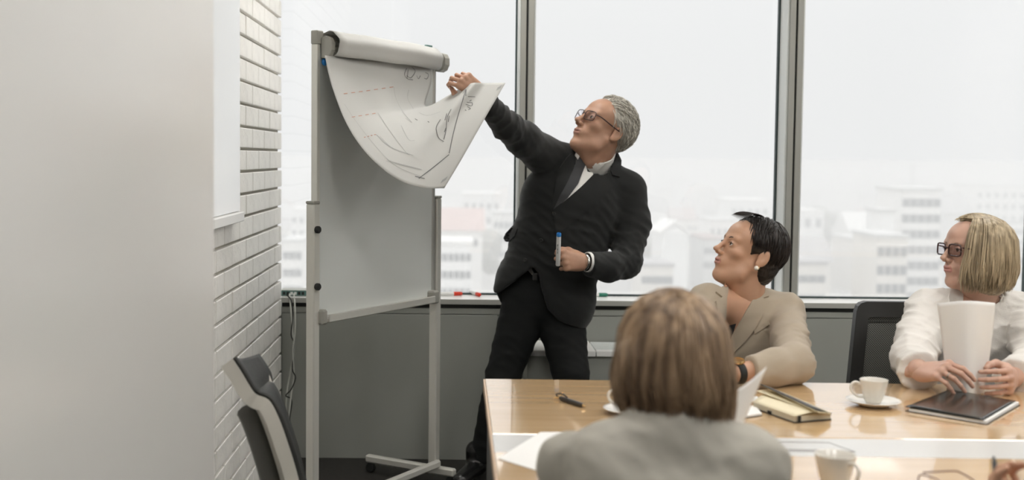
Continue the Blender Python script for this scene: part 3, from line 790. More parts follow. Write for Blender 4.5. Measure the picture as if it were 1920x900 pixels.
# ------------------------------------------------------------------ markers on the sill, network switch, cables
def marker(px, py, z, ang, capm, label, L=.125, r=.0085):
    c = PZ(px, py, z+r); c[2] = z+r+.0006
    d = np.array([math.cos(ang), math.sin(ang), 0]); e = empty('marker_pen', c, label, 'marker', 'markers on the sill')
    mk('barrel', MB().lathe([(0, 0), (r*.8, 0), (r, .003), (r, L*.66), (r*.9, L*.67)], c-d*L*.62, 16, d), 'whitepl', e, smooth=False, autos=.8)
    mk('cap', MB().lathe([(r*.9, 0), (r*1.04, .001), (r*1.0, L*.26), (r*.75, L*.31), (r*.4, L*.315), (r*.4, L*.30), (0, L*.30)], c-d*L*.62+d*L*.672, 16, d), capm, e, autos=.8)
ZS = .7055
marker(848, 551, ZS, math.radians(14), 'red', 'white marker with red cap lying along the sill beside the easel post')
marker(893, 551, ZS, math.radians(-70), 'red', 'white marker pointing its round red cap at the camera')
marker(1120, 553, ZS, math.radians(8), 'green', 'white marker with dark green cap right of the man')
e = empty('network_switch', PZ(548, 552, ZS), 'small teal network switch on the sill by the brick wall', 'network switch')
a, b = PY(526, 552, 5.19)[0], PY(576, 552, 5.19)[0]
mk('case', MB().box((a, 5.19, ZS+.0005), (b, 5.27, ZS+.030), .002), 'cable', e)
mk('face_plate', MB().box((a+.002, 5.1875, ZS+.004), (b-.002, 5.1898, ZS+.026)), 'switch', e)
for k in range(6):
    x = a+.016+k*.0165
    mk('port', MB().box((x-.0055, 5.1862, ZS+.008), (x+.0055, 5.1874, ZS+.021)), 'black' if k not in (2, 3) else 'whitepl', e)
for i, (pts, m, r, lab) in enumerate([
    ([(543, 551, 5.18), (545, 575, 5.13), (548, 620, 5.12), (551, 655, 5.12), (544, 700, 5.12), (538, 735, 5.11), (536, 790, 5.1), (540, 840, 5.05)], 'cable', .0035, 'light grey network cable hanging nearest the brick wall'),
    ([(551, 551, 5.18), (553, 575, 5.13), (553, 620, 5.12), (549, 660, 5.11), (551, 705, 5.115), (546, 740, 5.1), (541, 800, 5.07), (545, 845, 5.04)], 'cable', .0035, 'light grey network cable hanging nearest the easel post'),
    ([(537, 553, 5.18), (546, 563, 5.14), (549, 590, 5.125), (546, 627, 5.115), (551, 645, 5.115), (548, 690, 5.11), (554, 708, 5.11), (546, 730, 5.1), (536, 742, 5.09), (547, 752, 5.1), (542, 800, 5.06), (549, 850, 5.03)], 'black', .0026, 'thin black cable tangled with the grey network cables')]):
    P = [PY(*p) for p in pts]; P.append(np.array([P[-1][0], P[-1][1]-.02, .006]))
    tag(mk('cable', MB().tube(spline(P, 70), r, 8), m, smooth=True), lab, 'cable')

# ------------------------------------------------------------------ grey task chair by the brick wall (seen from its side)
lc = empty('task_chair', (-.30, 2.95, 0), 'task chair with dark leather back and light grey frame beside the brick wall', 'chair')
wdA = PY(482, 667, 2.93)-PY(438, 673, 2.72); wdB = np.array([-.030, .20, 0])
def chair_back(profile, w0, w1, th, n=20):
    """profile: list of image points with depth of the near edge; sweeps along wdir from w0 to w1"""
    P = spline([PY(*p) for p in profile], n)
    return P
nearp = chair_back([(436, 673, 2.72), (452, 697, 2.72), (472, 730, 2.72), (484, 742, 2.72), (505, 752, 2.72), (524, 788, 2.72), (545, 848, 2.72), (560, 900, 2.72), (573, 960, 2.70), (580, 1010, 2.66)], 2, 0, 0, 40)
rows = []; rows2 = []; rows3 = []
for i, p in enumerate(nearp):
    t = i/39
    inset = .0 if t < .30 else .01
    tt = min(1, max(0, (t-.15)/.3)); wdir = wdA*(1-tt)+wdB*tt
    bulge = lambda s_: .018*math.sin(math.pi*s_)
    rows.append([p+wdir*(inset/.4+s_*(1-2*inset/.4))+np.array([-bulge(s_)*.8, 0, -bulge(s_)*.5]) for s_ in np.linspace(0, 1, 13)])
G1 = np.array(rows)
du = np.gradient(G1, axis=0); dv_ = np.gradient(G1, axis=1); Nn = np.cross(du, dv_); Nn /= np.linalg.norm(Nn, axis=2, keepdims=True)
if Nn[10, 6, 0] < 0: Nn = -Nn
mk('back_pad', MB().sheet(G1+Nn*.006, .010), 'leather', lc, smooth=True)
mk('back_shell', MB().sheet(G1-Nn*.0155, .032), 'ltplastic', lc, autos=.9)
sp = [nearp[i]+wdir*.5-Nn[i, 6]*.066 for i in range(13, 40)]
mk('spine', MB().tube(sp, .028, 10, flat=1.0), 'dkplastic', lc, smooth=True)
base = np.array([-.18, 2.9, 0])
seatc = sp[-1]*[1, 1, 0]+np.array([.22, .02, .45])
mk('seat', MB().box(seatc-[.23, .23, .03], seatc+[.23, .23, .04], .03), 'leather', lc, autos=.5)
mk('seat_link', MB().tube([sp[-1], sp[-1]*[1, 1, 0]+np.array([.05, 0, .40]), seatc-[.0, 0, .04]], .025, 8), 'dkplastic', lc, smooth=True)
mk('gas_post', MB().tube([(seatc[0], seatc[1], .06), (seatc[0], seatc[1], seatc[2]-.03)], .025, 12), 'blackpl', lc, smooth=True)
for k in range(5):
    a = 2*math.pi*k/5+.3; en = np.array([seatc[0]+.27*math.cos(a), seatc[1]+.27*math.sin(a), .055])
    l = mk('leg', MB().tube([(seatc[0], seatc[1], .09), en], [.025, .015], 8), 'blackpl', lc, smooth=True)
    mk('caster', MB().lathe([(0, -.012), (.026, -.012), (.028, 0), (.026, .012), (0, .012)], en*[1, 1, 0]+[0, 0, .0285], 14, (math.sin(a), -math.cos(a), 0)), 'blackpl', l)

# ------------------------------------------------------------------ black mesh chair behind the woman in white
mc = empty('mesh_chair', (1.55, 3.6, 0), 'black office chair with a mesh back behind the woman in white', 'chair')
MT['meshw'] = mat('mesh_wire', (.22, .225, .21), .5)
YC = 3.66
A0 = PY(1612, 566, YC); A1 = PY(1598, 718, YC-.06)
cw = .46
def cb(u, z, n=0):
    t = (z-.45)/(A0[2]-.45)
    return np.array([A0[0]-.004+(A1[0]-A0[0])*(A0[2]-z)/(A0[2]-A1[2])+u, YC-.10*(1-t)+.02-.035*math.sin(math.pi*min(1, max(0, u/cw)))*0+n, z])
ztop, zbot = A0[2], .50
fr = MB()
path = [cb(.0, zbot), cb(.0, .7), cb(.0, ztop-.03), cb(.012, ztop-.006), cb(.035, ztop), cb(cw/2, ztop+.002), cb(cw-.035, ztop), cb(cw-.012, ztop-.006), cb(cw, ztop-.03), cb(cw, .7), cb(cw, zbot)]
def bar(mb, u0, u1, z0, z1, d0=-.012, d1=.016):
    vv = [cb(u, z, n) for n in (d0, d1) for z in (z0, z1) for u in (u0, u1)]
    return mb.add(vv, [(0, 2, 3, 1), (4, 5, 7, 6), (0, 1, 5, 4), (2, 6, 7, 3), (0, 4, 6, 2), (1, 3, 7, 5)])
# frame outline as one rounded ring
outer = [(0, zbot)]+[(.0, ztop-.03), (.004, ztop-.014), (.012, ztop-.005), (.028, ztop), (cw-.028, ztop), (cw-.012, ztop-.005), (cw-.004, ztop-.014), (cw, ztop-.03)]+[(cw, zbot)]
iw = .038
inner = [(iw, zbot+.05)]+[(iw, ztop-.058)]*1+[(iw+.002, ztop-.048)]*2+[(iw+.008, ztop-.046)]+[(cw-iw-.008, ztop-.046)]+[(cw-iw-.002, ztop-.048)]*2+[(cw-iw, ztop-.058)]+[(cw-iw, zbot+.05)]
n_ = len(outer)
vv = [cb(u, z, nn) for nn in (-.012, .018) for ring in (outer, inner) for u, z in ring]
ff = []
for k in range(n_):
    k2 = (k+1) % n_
    ff += [(k, k2, n_+k2, n_+k), (2*n_+k, 3*n_+k, 3*n_+k2, 2*n_+k2), (k, 2*n_+k, 2*n_+k2, k2), (n_+k, n_+k2, 3*n_+k2, 3*n_+k)]
mk('back_frame', MB().add(vv, ff), 'blackpl', mc)
wm = MB()
stp = .0052
u = iw-.002
def ribbon(a, b, w=.0011):
    d = b-a; s_ = np.cross(d, [0, 1, 0]); s_ = s_/np.linalg.norm(s_)*w
    wm.add([a-s_, b-s_, b+s_, a+s_], [(0, 1, 2, 3)])
z0m, z1m = zbot+.05, ztop-.046
um0, um1 = iw, cw-iw
span = z1m-z0m
k = um0-span
while k < um1:
    a = max(k, um0); b = min(k+span, um1)
    if b > a:
        ribbon(cb(a, z0m+(a-k), .004), cb(b, z0m+(b-k), .004)); ribbon(cb(a, z1m-(a-k), .006), cb(b, z1m-(b-k), .006))
    k += stp*1.35
mesh_o = mk('mesh_weave', wm, 'meshw', mc); mesh_o['kind'] = 'stuff'
mk('mesh_backing', MB().sheet([[cb(u_, z_, .012) for u_ in np.linspace(um0-.004, um1+.004, 6)] for z_ in np.linspace(z0m-.004, z1m+.004, 6)], .001), mat('mesh_cloth', (.028, .03, .029), .8), mc)
bb = MB(); bar(bb, iw, cw-iw, ztop-.063, ztop-.061, .0, .003); mk('cross_seam', bb, 'black', mc)
sc0 = cb(cw/2, .45)*[1, 0, 0]+np.array([0, YC-.30, .45])
mk('seat', MB().box(sc0-[.235, .22, .03], sc0+[.235, .22, .03], .025), 'black', mc, autos=.5)
mk('back_stem', MB().tube(spline([cb(cw/2, zbot+.02), cb(cw/2, zbot-.06, .02), sc0+[0, .12, -.035]], 12), .022, 10), 'blackpl', mc, smooth=True)
mk('gas_post', MB().tube([sc0*[1, 1, 0]+[0, 0, .06], sc0-[0, 0, .03]], .025, 12), 'blackpl', mc, smooth=True)
for k in range(5):
    a = 2*math.pi*k/5+.1; en = np.array([sc0[0]+.28*math.cos(a), sc0[1]+.28*math.sin(a), .055])
    l = mk('leg', MB().tube([(sc0[0], sc0[1], .09), en], [.025, .015], 8), 'blackpl', mc, smooth=True)
    mk('caster', MB().lathe([(0, -.012), (.026, -.012), (.028, 0), (.026, .012), (0, .012)], en*[1, 1, 0]+[0, 0, .0285], 14, (math.sin(a), -math.cos(a), 0)), 'blackpl', l)
# ------------------------------------------------------------------ sculpting kit: smooth distance fields meshed on a grid
class SDF:
    PAD = .05
    def __init__(s): s.ops = []; s.lo = np.array([1e9]*3); s.hi = -s.lo; s.dis = None
    def _b(s, lo, hi, op):
        if op == 'u': s.lo = np.minimum(s.lo, lo); s.hi = np.maximum(s.hi, hi)
    def cap(s, a, b, r0, r1=None, k=.02, op='u', flat=None):
        a = np.array(a, float); b = np.array(b, float); r1 = r0 if r1 is None else r1
        ba = b-a; L2 = ba@ba+1e-12
        fx = None
        if flat is not None: fx = (np.array(flat[0], float)/np.linalg.norm(flat[0]), flat[1])
        R = max(r0, r1)*(max(1, fx[1]) if fx else 1)
        def f(P):
            t = np.clip(((P-a)@ba)/L2, 0, 1); q = P-a-t[..., None]*ba
            if fx is not None:
                c = q@fx[0]; q = q+(c/fx[1]-c)[..., None]*fx[0]
            return np.linalg.norm(q, axis=-1)-(r0+(r1-r0)*t)
        lo = np.minimum(a, b)-R; hi = np.maximum(a, b)+R; s._b(lo, hi, op); s.ops.append((f, lo, hi, k, op)); return s
    def chain(s, pts, rs, k=.02, op='u', flat=None):
        for i in range(len(pts)-1): s.cap(pts[i], pts[i+1], rs[i], rs[i+1], k, op, flat)
        return s
    def ell(s, c, r, R=None, k=.02, op='u'):
        c = np.array(c, float); r = np.array(r if hasattr(r, '__len__') else (r,)*3, float); R = np.eye(3) if R is None else np.array(R)
        def f(P):
            q = (P-c)@R; a = np.linalg.norm(q/r, axis=-1); b = np.linalg.norm(q/(r*r), axis=-1)
            return a*(a-1)/(b+1e-9)
        m = np.abs(R)@r; lo = c-m; hi = c+m; s._b(lo, hi, op); s.ops.append((f, lo, hi, k, op)); return s
    def box(s, c, h, rd=.005, R=None, k=.01, op='u'):
        c = np.array(c, float); h = np.array(h, float); R = np.eye(3) if R is None else np.array(R)
        def f(P):
            q = np.abs((P-c)@R)-(h-rd); return np.linalg.norm(np.maximum(q, 0), axis=-1)+np.minimum(q.max(-1), 0)-rd
        m = np.abs(R)@h; lo = c-m; hi = c+m; s._b(lo, hi, op); s.ops.append((f, lo, hi, k, op)); return s
    def half(s, p, n, k=.005):
        """cut away the side the normal points to"""
        p = np.array(p, float); n = np.array(n, float); n /= np.linalg.norm(n)
        s.ops.append((lambda P: -((P-p)@n), None, None, k, 's')); return s
    def halfb(s, p, n, rad, k=.004):
        p = np.array(p, float); n = np.array(n, float); n /= np.linalg.norm(n)
        s.ops.append((lambda P: np.maximum(-((P-p)@n), np.linalg.norm(P-p, axis=-1)-rad), p-rad, p+rad, k, 's')); return s
    def fn(s, f, k=.005, op='s'): s.ops.append((f, None, None, k, op)); return s
    def mesh(s, h, smooth=1):
        lo = s.lo-3*h; hi = s.hi+3*h; n = np.ceil((hi-lo)/h).astype(int)+1
        ax = [lo[i]+h*np.arange(n[i]) for i in range(3)]
        F = np.full(n, .06, np.float32)
        for f, l, u, k, op in s.ops:
            if l is None: sl = (slice(None),)*3
            else:
                p = s.PAD if op == 'u' else max(.02, k*1.5)
                i0 = np.maximum(np.floor((l-p-lo)/h).astype(int), 0); i1 = np.minimum(np.ceil((u+p-lo)/h).astype(int)+1, n)
                if (i1 <= i0).any(): continue
                sl = tuple(slice(a, b) for a, b in zip(i0, i1))
            P = np.stack(np.meshgrid(ax[0][sl[0]], ax[1][sl[1]], ax[2][sl[2]], indexing='ij'), -1)
            d = f(P).astype(np.float32); A = F[sl]
            if op == 'u':
                H = np.clip(.5+.5*(A-d)/k, 0, 1); F[sl] = A+(d-A)*H-k*H*(1-H)
            else:
                d = -d; H = np.clip(.5-.5*(A-d)/k, 0, 1); F[sl] = A+(d-A)*H+k*H*(1-H)
        if s.dis is not None:
            P = np.stack(np.meshgrid(*ax, indexing='ij'), -1); msk = np.abs(F) < .025
            F[msk] += s.dis(P[msk]).astype(np.float32)
        return surfnet(F, lo, h, smooth)
def surfnet(F, lo, h, smooth=1):
    S = F < 0; n = np.array(F.shape)
    c = np.zeros(n-1, np.int8)
    sl = [(slice(0, -1), slice(1, None))[b] for b in (0, 1)]
    for i in (0, 1):
        for j in (0, 1):
            for k in (0, 1): c += S[sl[i], sl[j], sl[k]]
    act = (c > 0) & (c < 8); idx = np.argwhere(act); m = len(idx)
    ids = np.full(act.shape, -1, np.int64); ids[act] = np.arange(m)
    acc = np.zeros((m, 3)); cnt = np.zeros(m)
    I, J, K = idx.T
    cor = [(i, j, k) for i in (0, 1) for j in (0, 1) for k in (0, 1)]
    for a in cor:
        for ax in range(3):
            if a[ax]: continue
            b = list(a); b[ax] = 1
            fa = F[I+a[0], J+a[1], K+a[2]]; fb = F[I+b[0], J+b[1], K+b[2]]
            x = (fa < 0) != (fb < 0); t = fa/(fa-fb+1e-20); t = np.where(x, t, 0)
            p = np.array(a, float)[None].repeat(m, 0); p[:, ax] += t
            acc += np.where(x[:, None], p, 0); cnt += x
    V = lo+h*(idx+acc/cnt[:, None])
    Q = []
    for ax in range(3):
        o1, o2 = [(1, 2), (2, 0), (0, 1)][ax]
        A = np.take(S, range(n[ax]-1), ax); Bm = np.take(S, range(1, n[ax]), ax)
        e = np.argwhere(A != Bm)
        e = e[(e[:, o1] > 0) & (e[:, o2] > 0) & (e[:, o1] < n[o1]-1) & (e[:, o2] < n[o2]-1)]
        ins = S[tuple(e.T)]
        q = []
        for d1, d2 in ((0, 0), (-1, 0), (-1, -1), (0, -1)):
            g = e.copy(); g[:, o1] += d1; g[:, o2] += d2; q.append(ids[tuple(g.T)])
        q = np.stack(q, 1); q[~ins] = q[~ins][:, ::-1]
        Q.append(q)
    Q = np.concatenate(Q); Q = Q[(Q >= 0).all(1)]
    for _ in range(smooth):
        acc = np.zeros_like(V); cnt = np.zeros(len(V))
        for a, b in ((0, 1), (1, 2), (2, 3), (3, 0)):
            np.add.at(acc, Q[:, a], V[Q[:, b]]); np.add.at(cnt, Q[:, a], 1); np.add.at(acc, Q[:, b], V[Q[:, a]]); np.add.at(cnt, Q[:, b], 1)
        V = V*.5+.5*acc/np.maximum(cnt, 1)[:, None]
    return V, Q
def wav(seed, n, f0, f1, amp, dirs=None):
    """soft random folds: a sum of ridged waves"""
    r = np.random.RandomState(seed); D = r.normal(size=(n, 3)) if dirs is None else np.array([dirs[i % len(dirs)] for i in range(n)])+r.normal(size=(n, 3))*.25
    D /= np.linalg.norm(D, axis=1, keepdims=True); fr = r.uniform(f0, f1, n); ph = r.uniform(0, 6.28, n)
    def g(P):
        o = 0
        for d, f, p in zip(D, fr, ph):
            s_ = np.sin(f*(P@d)+p+1.3*np.sin(f*.4*(P@np.roll(d, 1))+p)); o = o+(1-np.abs(s_))**2-.33
        return -amp*o/math.sqrt(n)
    return g
def frame(F, S=None, up=(0, 0, 1)):
    """rotation with columns forward, left, up"""
    F = np.array(F, float); F /= np.linalg.norm(F)
    if S is None: S = np.cross(up, F)
    S = np.array(S, float); S -= F*(S@F); S /= np.linalg.norm(S); U = np.cross(F, S)
    return np.stack([F, S, U], 1)
def J(px, py, Y): return PY(px, py, Y)
def xf(V, R, O, s=1.0, mir=False):
    V = np.array(V, float)*s
    if mir: V = V*[1, -1, 1]
    return V@np.array(R).T+np.array(O)
def merge(parts):
    v = []; f = []; mi = []; o = 0
    for V, Q, m in parts:
        v.append(np.array(V)); f += [tuple(int(i)+o for i in q) for q in Q]; mi += list(m) if hasattr(m, '__len__') else [m]*len(Q); o += len(V)
    return np.concatenate(v), f, mi
def flip(Q): return [tuple(reversed(tuple(q))) for q in Q]

# ------------------------------------------------------------------ heads (x forward, y left, z up; origin between the ears)
def head(male=False, neck=None, jaw=1.0, h=.0021, mouth=.0):
    s = SDF(); n = 1.0
    s.ell((-.016, 0, .034), (.094, .075, .084), k=.02)
    s.ell((.040, 0, .040), (.052, .062, .052), k=.03)
    s.ell((.036, 0, -.035), (.054, .053*jaw, .073), k=.03)
    for y in (1, -1):
        s.cap((.004, .050*jaw*y, -.045), (.022, .046*jaw*y, -.078), .017, .015, k=.03)
        s.cap((.022, .044*jaw*y, -.078), (.064, .010*y, -.104), .013, .013, k=.025)
        s.ell((.063, .039*y, -.020), (.018, .018, .014), k=.02)
        s.cap((.085, .010*y, .021), (.077, .042*y, .023), .0095 if male else .007, .008, k=.016)
    s.ell((.0745, 0, -.104), (.0130, .016, .0125), k=.018); s.cap((.052, 0, -.094), (-.012, 0, -.112), .020, .040, k=.035)
    s.ell((.083, 0, -.060), (.015, .024, .020), k=.018)
    # nose
    s.cap((.090, 0, .014), (.112, 0, -.026), .0065, .0095 if male else .0082, k=.012)
    s.ell((.115, 0, -.029), (.0105, .0088, .0078), k=.007)
    for y in (1, -1): s.ell((.1005, .0125*y, -.035), (.0095, .0062, .0068), k=.007)
    # sockets and lids
    for y in (1, -1):
        s.ell((.097, .031*y, .003), (.015, .0165, .0105), k=.012, op='s')
        s.ell((.0775, .031*y, .003), (.0138, .0150, .0128), k=.006)
        s.ell((.0915, .0315*y, .0016), (.0075, .0118, .0032), k=.002, op='s')
    # mouth
    s.ell((.0935, 0, -.0575), (.0072, .020, .0044), k=.006); s.ell((.0915, 0, -.0690), (.0080, .0175, .0052), k=.006)
    s.ell((.1015, 0, -.0632), (.010, .0195, .0010+mouth), k=.0022, op='s')
    s.ell((.100, 0, -.0475), (.004, .0035, .006), k=.006, op='s')
    # ears
    for y in (1, -1):
        Re = rotm((0, 0, 1), -y*.35)@rotm((0, 1, 0), -.12)
        s.ell((-.014, .080*y, -.004), (.0180, .0068, .030), R=Re, k=.004)
        s.ell((-.006, .0765*y, -.026), (.009, .0055, .011), R=Re, k=.006)
        s.ell((-.009, .0885*y, .000), (.0095, .0068, .018), R=Re, k=.003, op='s')
    if neck is not None:
        for (a, b, r0, r1) in neck: s.cap(a, b, r0, r1, k=.025)
    V, Q = s.mesh(h, 1)
    C = V[Q].mean(1)
    lip = (C[:, 0] > .0855) & (np.abs(C[:, 1]) < .0215*(1-((C[:, 2]+.0632)/.0165)**2*.5)) & (C[:, 2] < -.0532+.0015*np.cos(C[:, 1]*260)) & (C[:, 2] > -.0742)
    return V, Q, lip.astype(int)
MT['eyewhite'] = mat('eye_white', (.75, .72, .68), .15); MT['iris'] = mat('iris_brown', (.09, .05, .03), .1); MT['pupil'] = mat('pupil', (.005, .005, .005), .05)
def eye(parent, R, O, s, y, gaze=(1, 0, 0)):
    c = np.array((.0790, .031*y, .003)); g = np.array(gaze, float)
    pr = [(0, -.0122)]+[(.0122*math.sin(a), -.0122*math.cos(a)) for a in np.linspace(.2, 2.52, 14)]+[(.0058, .0109), (.0025, .0121), (0, .0124)]
    mb = MB().lathe(pr, c, 20, g); v = xf(mb.v, R, O, s)
    mi = []
    for q in mb.f:
        r = np.linalg.norm(np.cross(np.mean([mb.v[i] for i in q], 0)-c, g)); z = (np.mean([mb.v[i] for i in q], 0)-c)@g
        mi.append(0 if z < .0095 or r > .0070 else 1 if r > .0024 else 2)
    put('eye', v, mb.f, None, parent, True, mats=[MT['eyewhite'], MT['iris'], MT['pupil']], midx=mi)
def lash(parent, R, O, s, y):
    P = spline([(.0925, .0205*y, .0035), (.0938, .031*y, .0062), (.0895, .042*y, .0040), (.086, .045*y, .0030)], 12)
    mk('eyelash', MB().tube(xf(P, R, O, s), [.0006*s]+[.0012*s]*9+[.0008*s, .0003*s], 6), 'brow_d', parent, smooth=True)
def brow(parent, R, O, s, y, m, th=.0022, arch=.004):
    P = spline([(.0935, .012*y, .0185), (.0925, .024*y, .0215+arch*.5), (.0855, .038*y, .0215+arch*.4), (.0775, .0475*y, .0175)], 14)
    rr = [th*.6]+[th]*7+[th*.9, th*.8, th*.7, th*.55, th*.4, th*.15]
    mb = MB().tube(xf(P, R, O, s), [r*s for r in rr], 8, flat=None)
    mk('eyebrow', mb, m, parent, smooth=True)
# ------------------------------------------------------------------ hands (x to the fingertips, y to the thumb, z back of the hand)
def hand(curl, thumb, spread=(.10, .03, -.04, -.11), h=.0021, fem=False, wrist=.03, stub=.03):
    s = SDF(); g = .90 if fem else 1.0
    kx = [.088, .092, .087, .078]; ky = [.029, .0095, -.0105, -.0285]; kz = [.0, .003, .001, -.004]
    ln = [(.042, .026, .020), (.046, .029, .021), (.042, .027, .021), (.033, .021, .019)]; rd = [.0092, .0094, .0088, .0078]
    s.cap((-stub, 0, 0), (.012, 0, 0), wrist*.92, wrist*.85, k=.02, flat=((0, 0, 1), .72))
    for i in range(4):
        s.cap((.010, ky[i]*.55, -.002), (kx[i], ky[i], kz[i]-.004), .0145, .0122*g, k=.012)
    s.ell((.030, .022, -.012), (.032, .018, .015), k=.015); s.ell((.032, -.022, -.011), (.034, .014, .013), k=.015)
    for i in range(4):
        a = 0; p = np.array([kx[i], ky[i], kz[i]-.003]); sp = spread[i]
        d0 = np.array([math.cos(sp), math.sin(sp), 0]); r = rd[i]*g; c = curl[i] if hasattr(curl[0], '__len__') else curl
        s.ell(p+[0, 0, .002], (.0108*g,)*3, k=.008)
        for jn in range(3):
            a += math.radians(c[jn]); d = d0*math.cos(a)+np.array([0, 0, -1.])*math.sin(a); q = p+d*ln[i][jn]*(.94 if fem else 1)
            s.cap(p, q, r, r*.90, k=.0032); r *= .90; p = q
    tp = [np.array(t, float) for t in thumb]
    s.chain(tp, [.0145*g, .0118*g, .0105*g, .0088*g][:len(tp)], k=.009)
    return s.mesh(h, 1)
def tips(curl, spread=(.10, .03, -.04, -.11), fem=False):
    kx = [.088, .092, .087, .078]; ky = [.029, .0095, -.0105, -.0285]; kz = [.0, .003, .001, -.004]
    ln = [(.042, .026, .020), (.046, .029, .021), (.042, .027, .021), (.033, .021, .019)]; out = []
    for i in range(4):
        a = 0; p = np.array([kx[i], ky[i], kz[i]-.003]); d0 = np.array([math.cos(spread[i]), math.sin(spread[i]), 0]); c = curl[i] if hasattr(curl[0], '__len__') else curl; seg = []
        for jn in range(3):
            a += math.radians(c[jn]); d = d0*math.cos(a)+np.array([0, 0, -1.])*math.sin(a); seg.append(p); p = p+d*ln[i][jn]*(.94 if fem else 1)
        out.append((p, d, np.cross(np.cross(d, [0, 0, 1.]), d), seg+[p]))
    return out
# ------------------------------------------------------------------ cloth pieces laid on a body, hair strands
def decal(name, bv, poly, th, m, parent, off=.0, cuts=3, z=None, smooth=True, depthcap=None):
    bm = bmesh.new(); vs = [bm.verts.new((p[0], -p[1], 0)) for p in poly]; bm.faces.new(vs)
    bmesh.ops.triangulate(bm, faces=bm.faces[:])
    for _ in range(cuts): bmesh.ops.subdivide_edges(bm, edges=bm.edges[:], cuts=1, use_grid_fill=True)
    bmesh.ops.triangulate(bm, faces=bm.faces[:]); bm.verts.ensure_lookup_table(); bm.verts.index_update()
    P = []; Nn = []; last = None; miss = []
    for i, v in enumerate(bm.verts):
        h, n = hit(bv, v.co.x, -v.co.y)
        if h is None: miss.append(i); P.append(None); Nn.append(None); continue
        if n.dot(Vector(CPOS)-h) < 0: n = -n
        P.append(np.array(h)); Nn.append(np.array(n))
    ok = [i for i in range(len(P)) if P[i] is not None]
    if not ok:
        cx = sum(p[0] for p in poly)/len(poly); cy = sum(p[1] for p in poly)/len(poly)
        h = bv.find_nearest(Vector(PY(cx, cy, 4.7)))[0]; v0 = bm.verts[0].co; P[0] = PY(v0.x, -v0.y, h[1]); Nn[0] = np.array((0, -1., 0)); ok = [0]; miss = miss[1:]
    for i in miss:
        v = bm.verts[i].co; j = min(ok, key=lambda q: (bm.verts[q].co-v).length)
        Yv = P[j][1]; P[i] = PY(v.x, -v.y, Yv); Nn[i] = Nn[j]
    P = np.array(P); Nn = np.array(Nn)
    tri = [tuple(v.index for v in f.verts) for f in bm.faces]
    adj = [[e.other_vert(v).index for e in v.link_edges] for v in bm.verts]
    for _ in range(2): Nn = np.array([(Nn[i]+Nn[a].sum(0)) for i, a in enumerate(adj)]); Nn /= np.linalg.norm(Nn, axis=1, keepdims=True)
    n = len(P); bd = [(e.verts[0].index, e.verts[1].index) for e in bm.edges if len(e.link_faces) == 1]
    bm.free()
    V = np.concatenate([P+Nn*(off+th), P-Nn*.004]); F = list(tri)+[(n+c, n+b, n+a) for a, b, c in tri]+[(a, b, n+b, n+a) for a, b in bd]
    o = put(name, V, F, m, parent, True, autos=.7)
    bm = bmesh.new(); bm.from_mesh(o.data); bmesh.ops.recalc_face_normals(bm, faces=bm.faces[:]); bm.to_mesh(o.data); bm.free()
    return o
def strands(name, paths, m, parent, w=.0016, n=3):
    V = []; F = []; o = 0; ctr = np.mean([p[0] for p in paths], 0)-np.array([0, 0, .07])
    for P in paths:
        P = np.asarray(P, float); k = len(P); T = np.gradient(P, axis=0); T /= np.linalg.norm(T, axis=1, keepdims=True)+1e-9
        U = np.cross(T, P-ctr); U /= np.linalg.norm(U, axis=1, keepdims=True)+1e-9; Wv = np.cross(T, U)
        rr = w*np.interp(np.linspace(0, 1, k), [0, .12, .75, 1], [.6, 1, .85, .12])
        for a in range(n):
            t = 2*math.pi*a/n; V.append(P+rr[:, None]*(math.cos(t)*U+math.sin(t)*Wv))
        for i in range(k-1):
            for a in range(n):
                b = (a+1) % n; F.append((o+a*k+i, o+b*k+i, o+b*k+i+1, o+a*k+i+1))
        o += n*k
    return put(name, np.concatenate(V), F, m, parent, True)
def hairmat(name, c1, c2, rough=.38, sc=90):
    m = mat(name, c1, rough, vcol=c2, vscale=sc, stretch=(1, 1, .06), spec=.45, bump=.25, bscale=240)
    return m
MT['skin_m'] = mat('skin_tanned', (.50, .285, .19), .5, var=.10, vscale=30, bump=.06, bscale=300, sss=.12)
MT['skin_w'] = mat('skin_warm', (.55, .32, .21), .45, var=.06, vscale=25, bump=.03, bscale=300, sss=.12)
MT['skin_p'] = mat('skin_pale', (.60, .37, .28), .45, var=.08, vscale=25, bump=.03, bscale=300, sss=.12)
MT['lip_m'] = mat('lip_man', (.42, .215, .16), .4); MT['lip_w'] = mat('lip_rose', (.48, .22, .17), .4); MT['lip_p'] = mat('lip_pale', (.50, .23, .20), .35)
MT['brow_d'] = mat('dark_brow', (.03, .02, .015), .6)
MT['nail'] = mat('dusky_nail', (.42, .20, .17), .25)
def person(loc, label): return empty('person', loc, label, 'person')
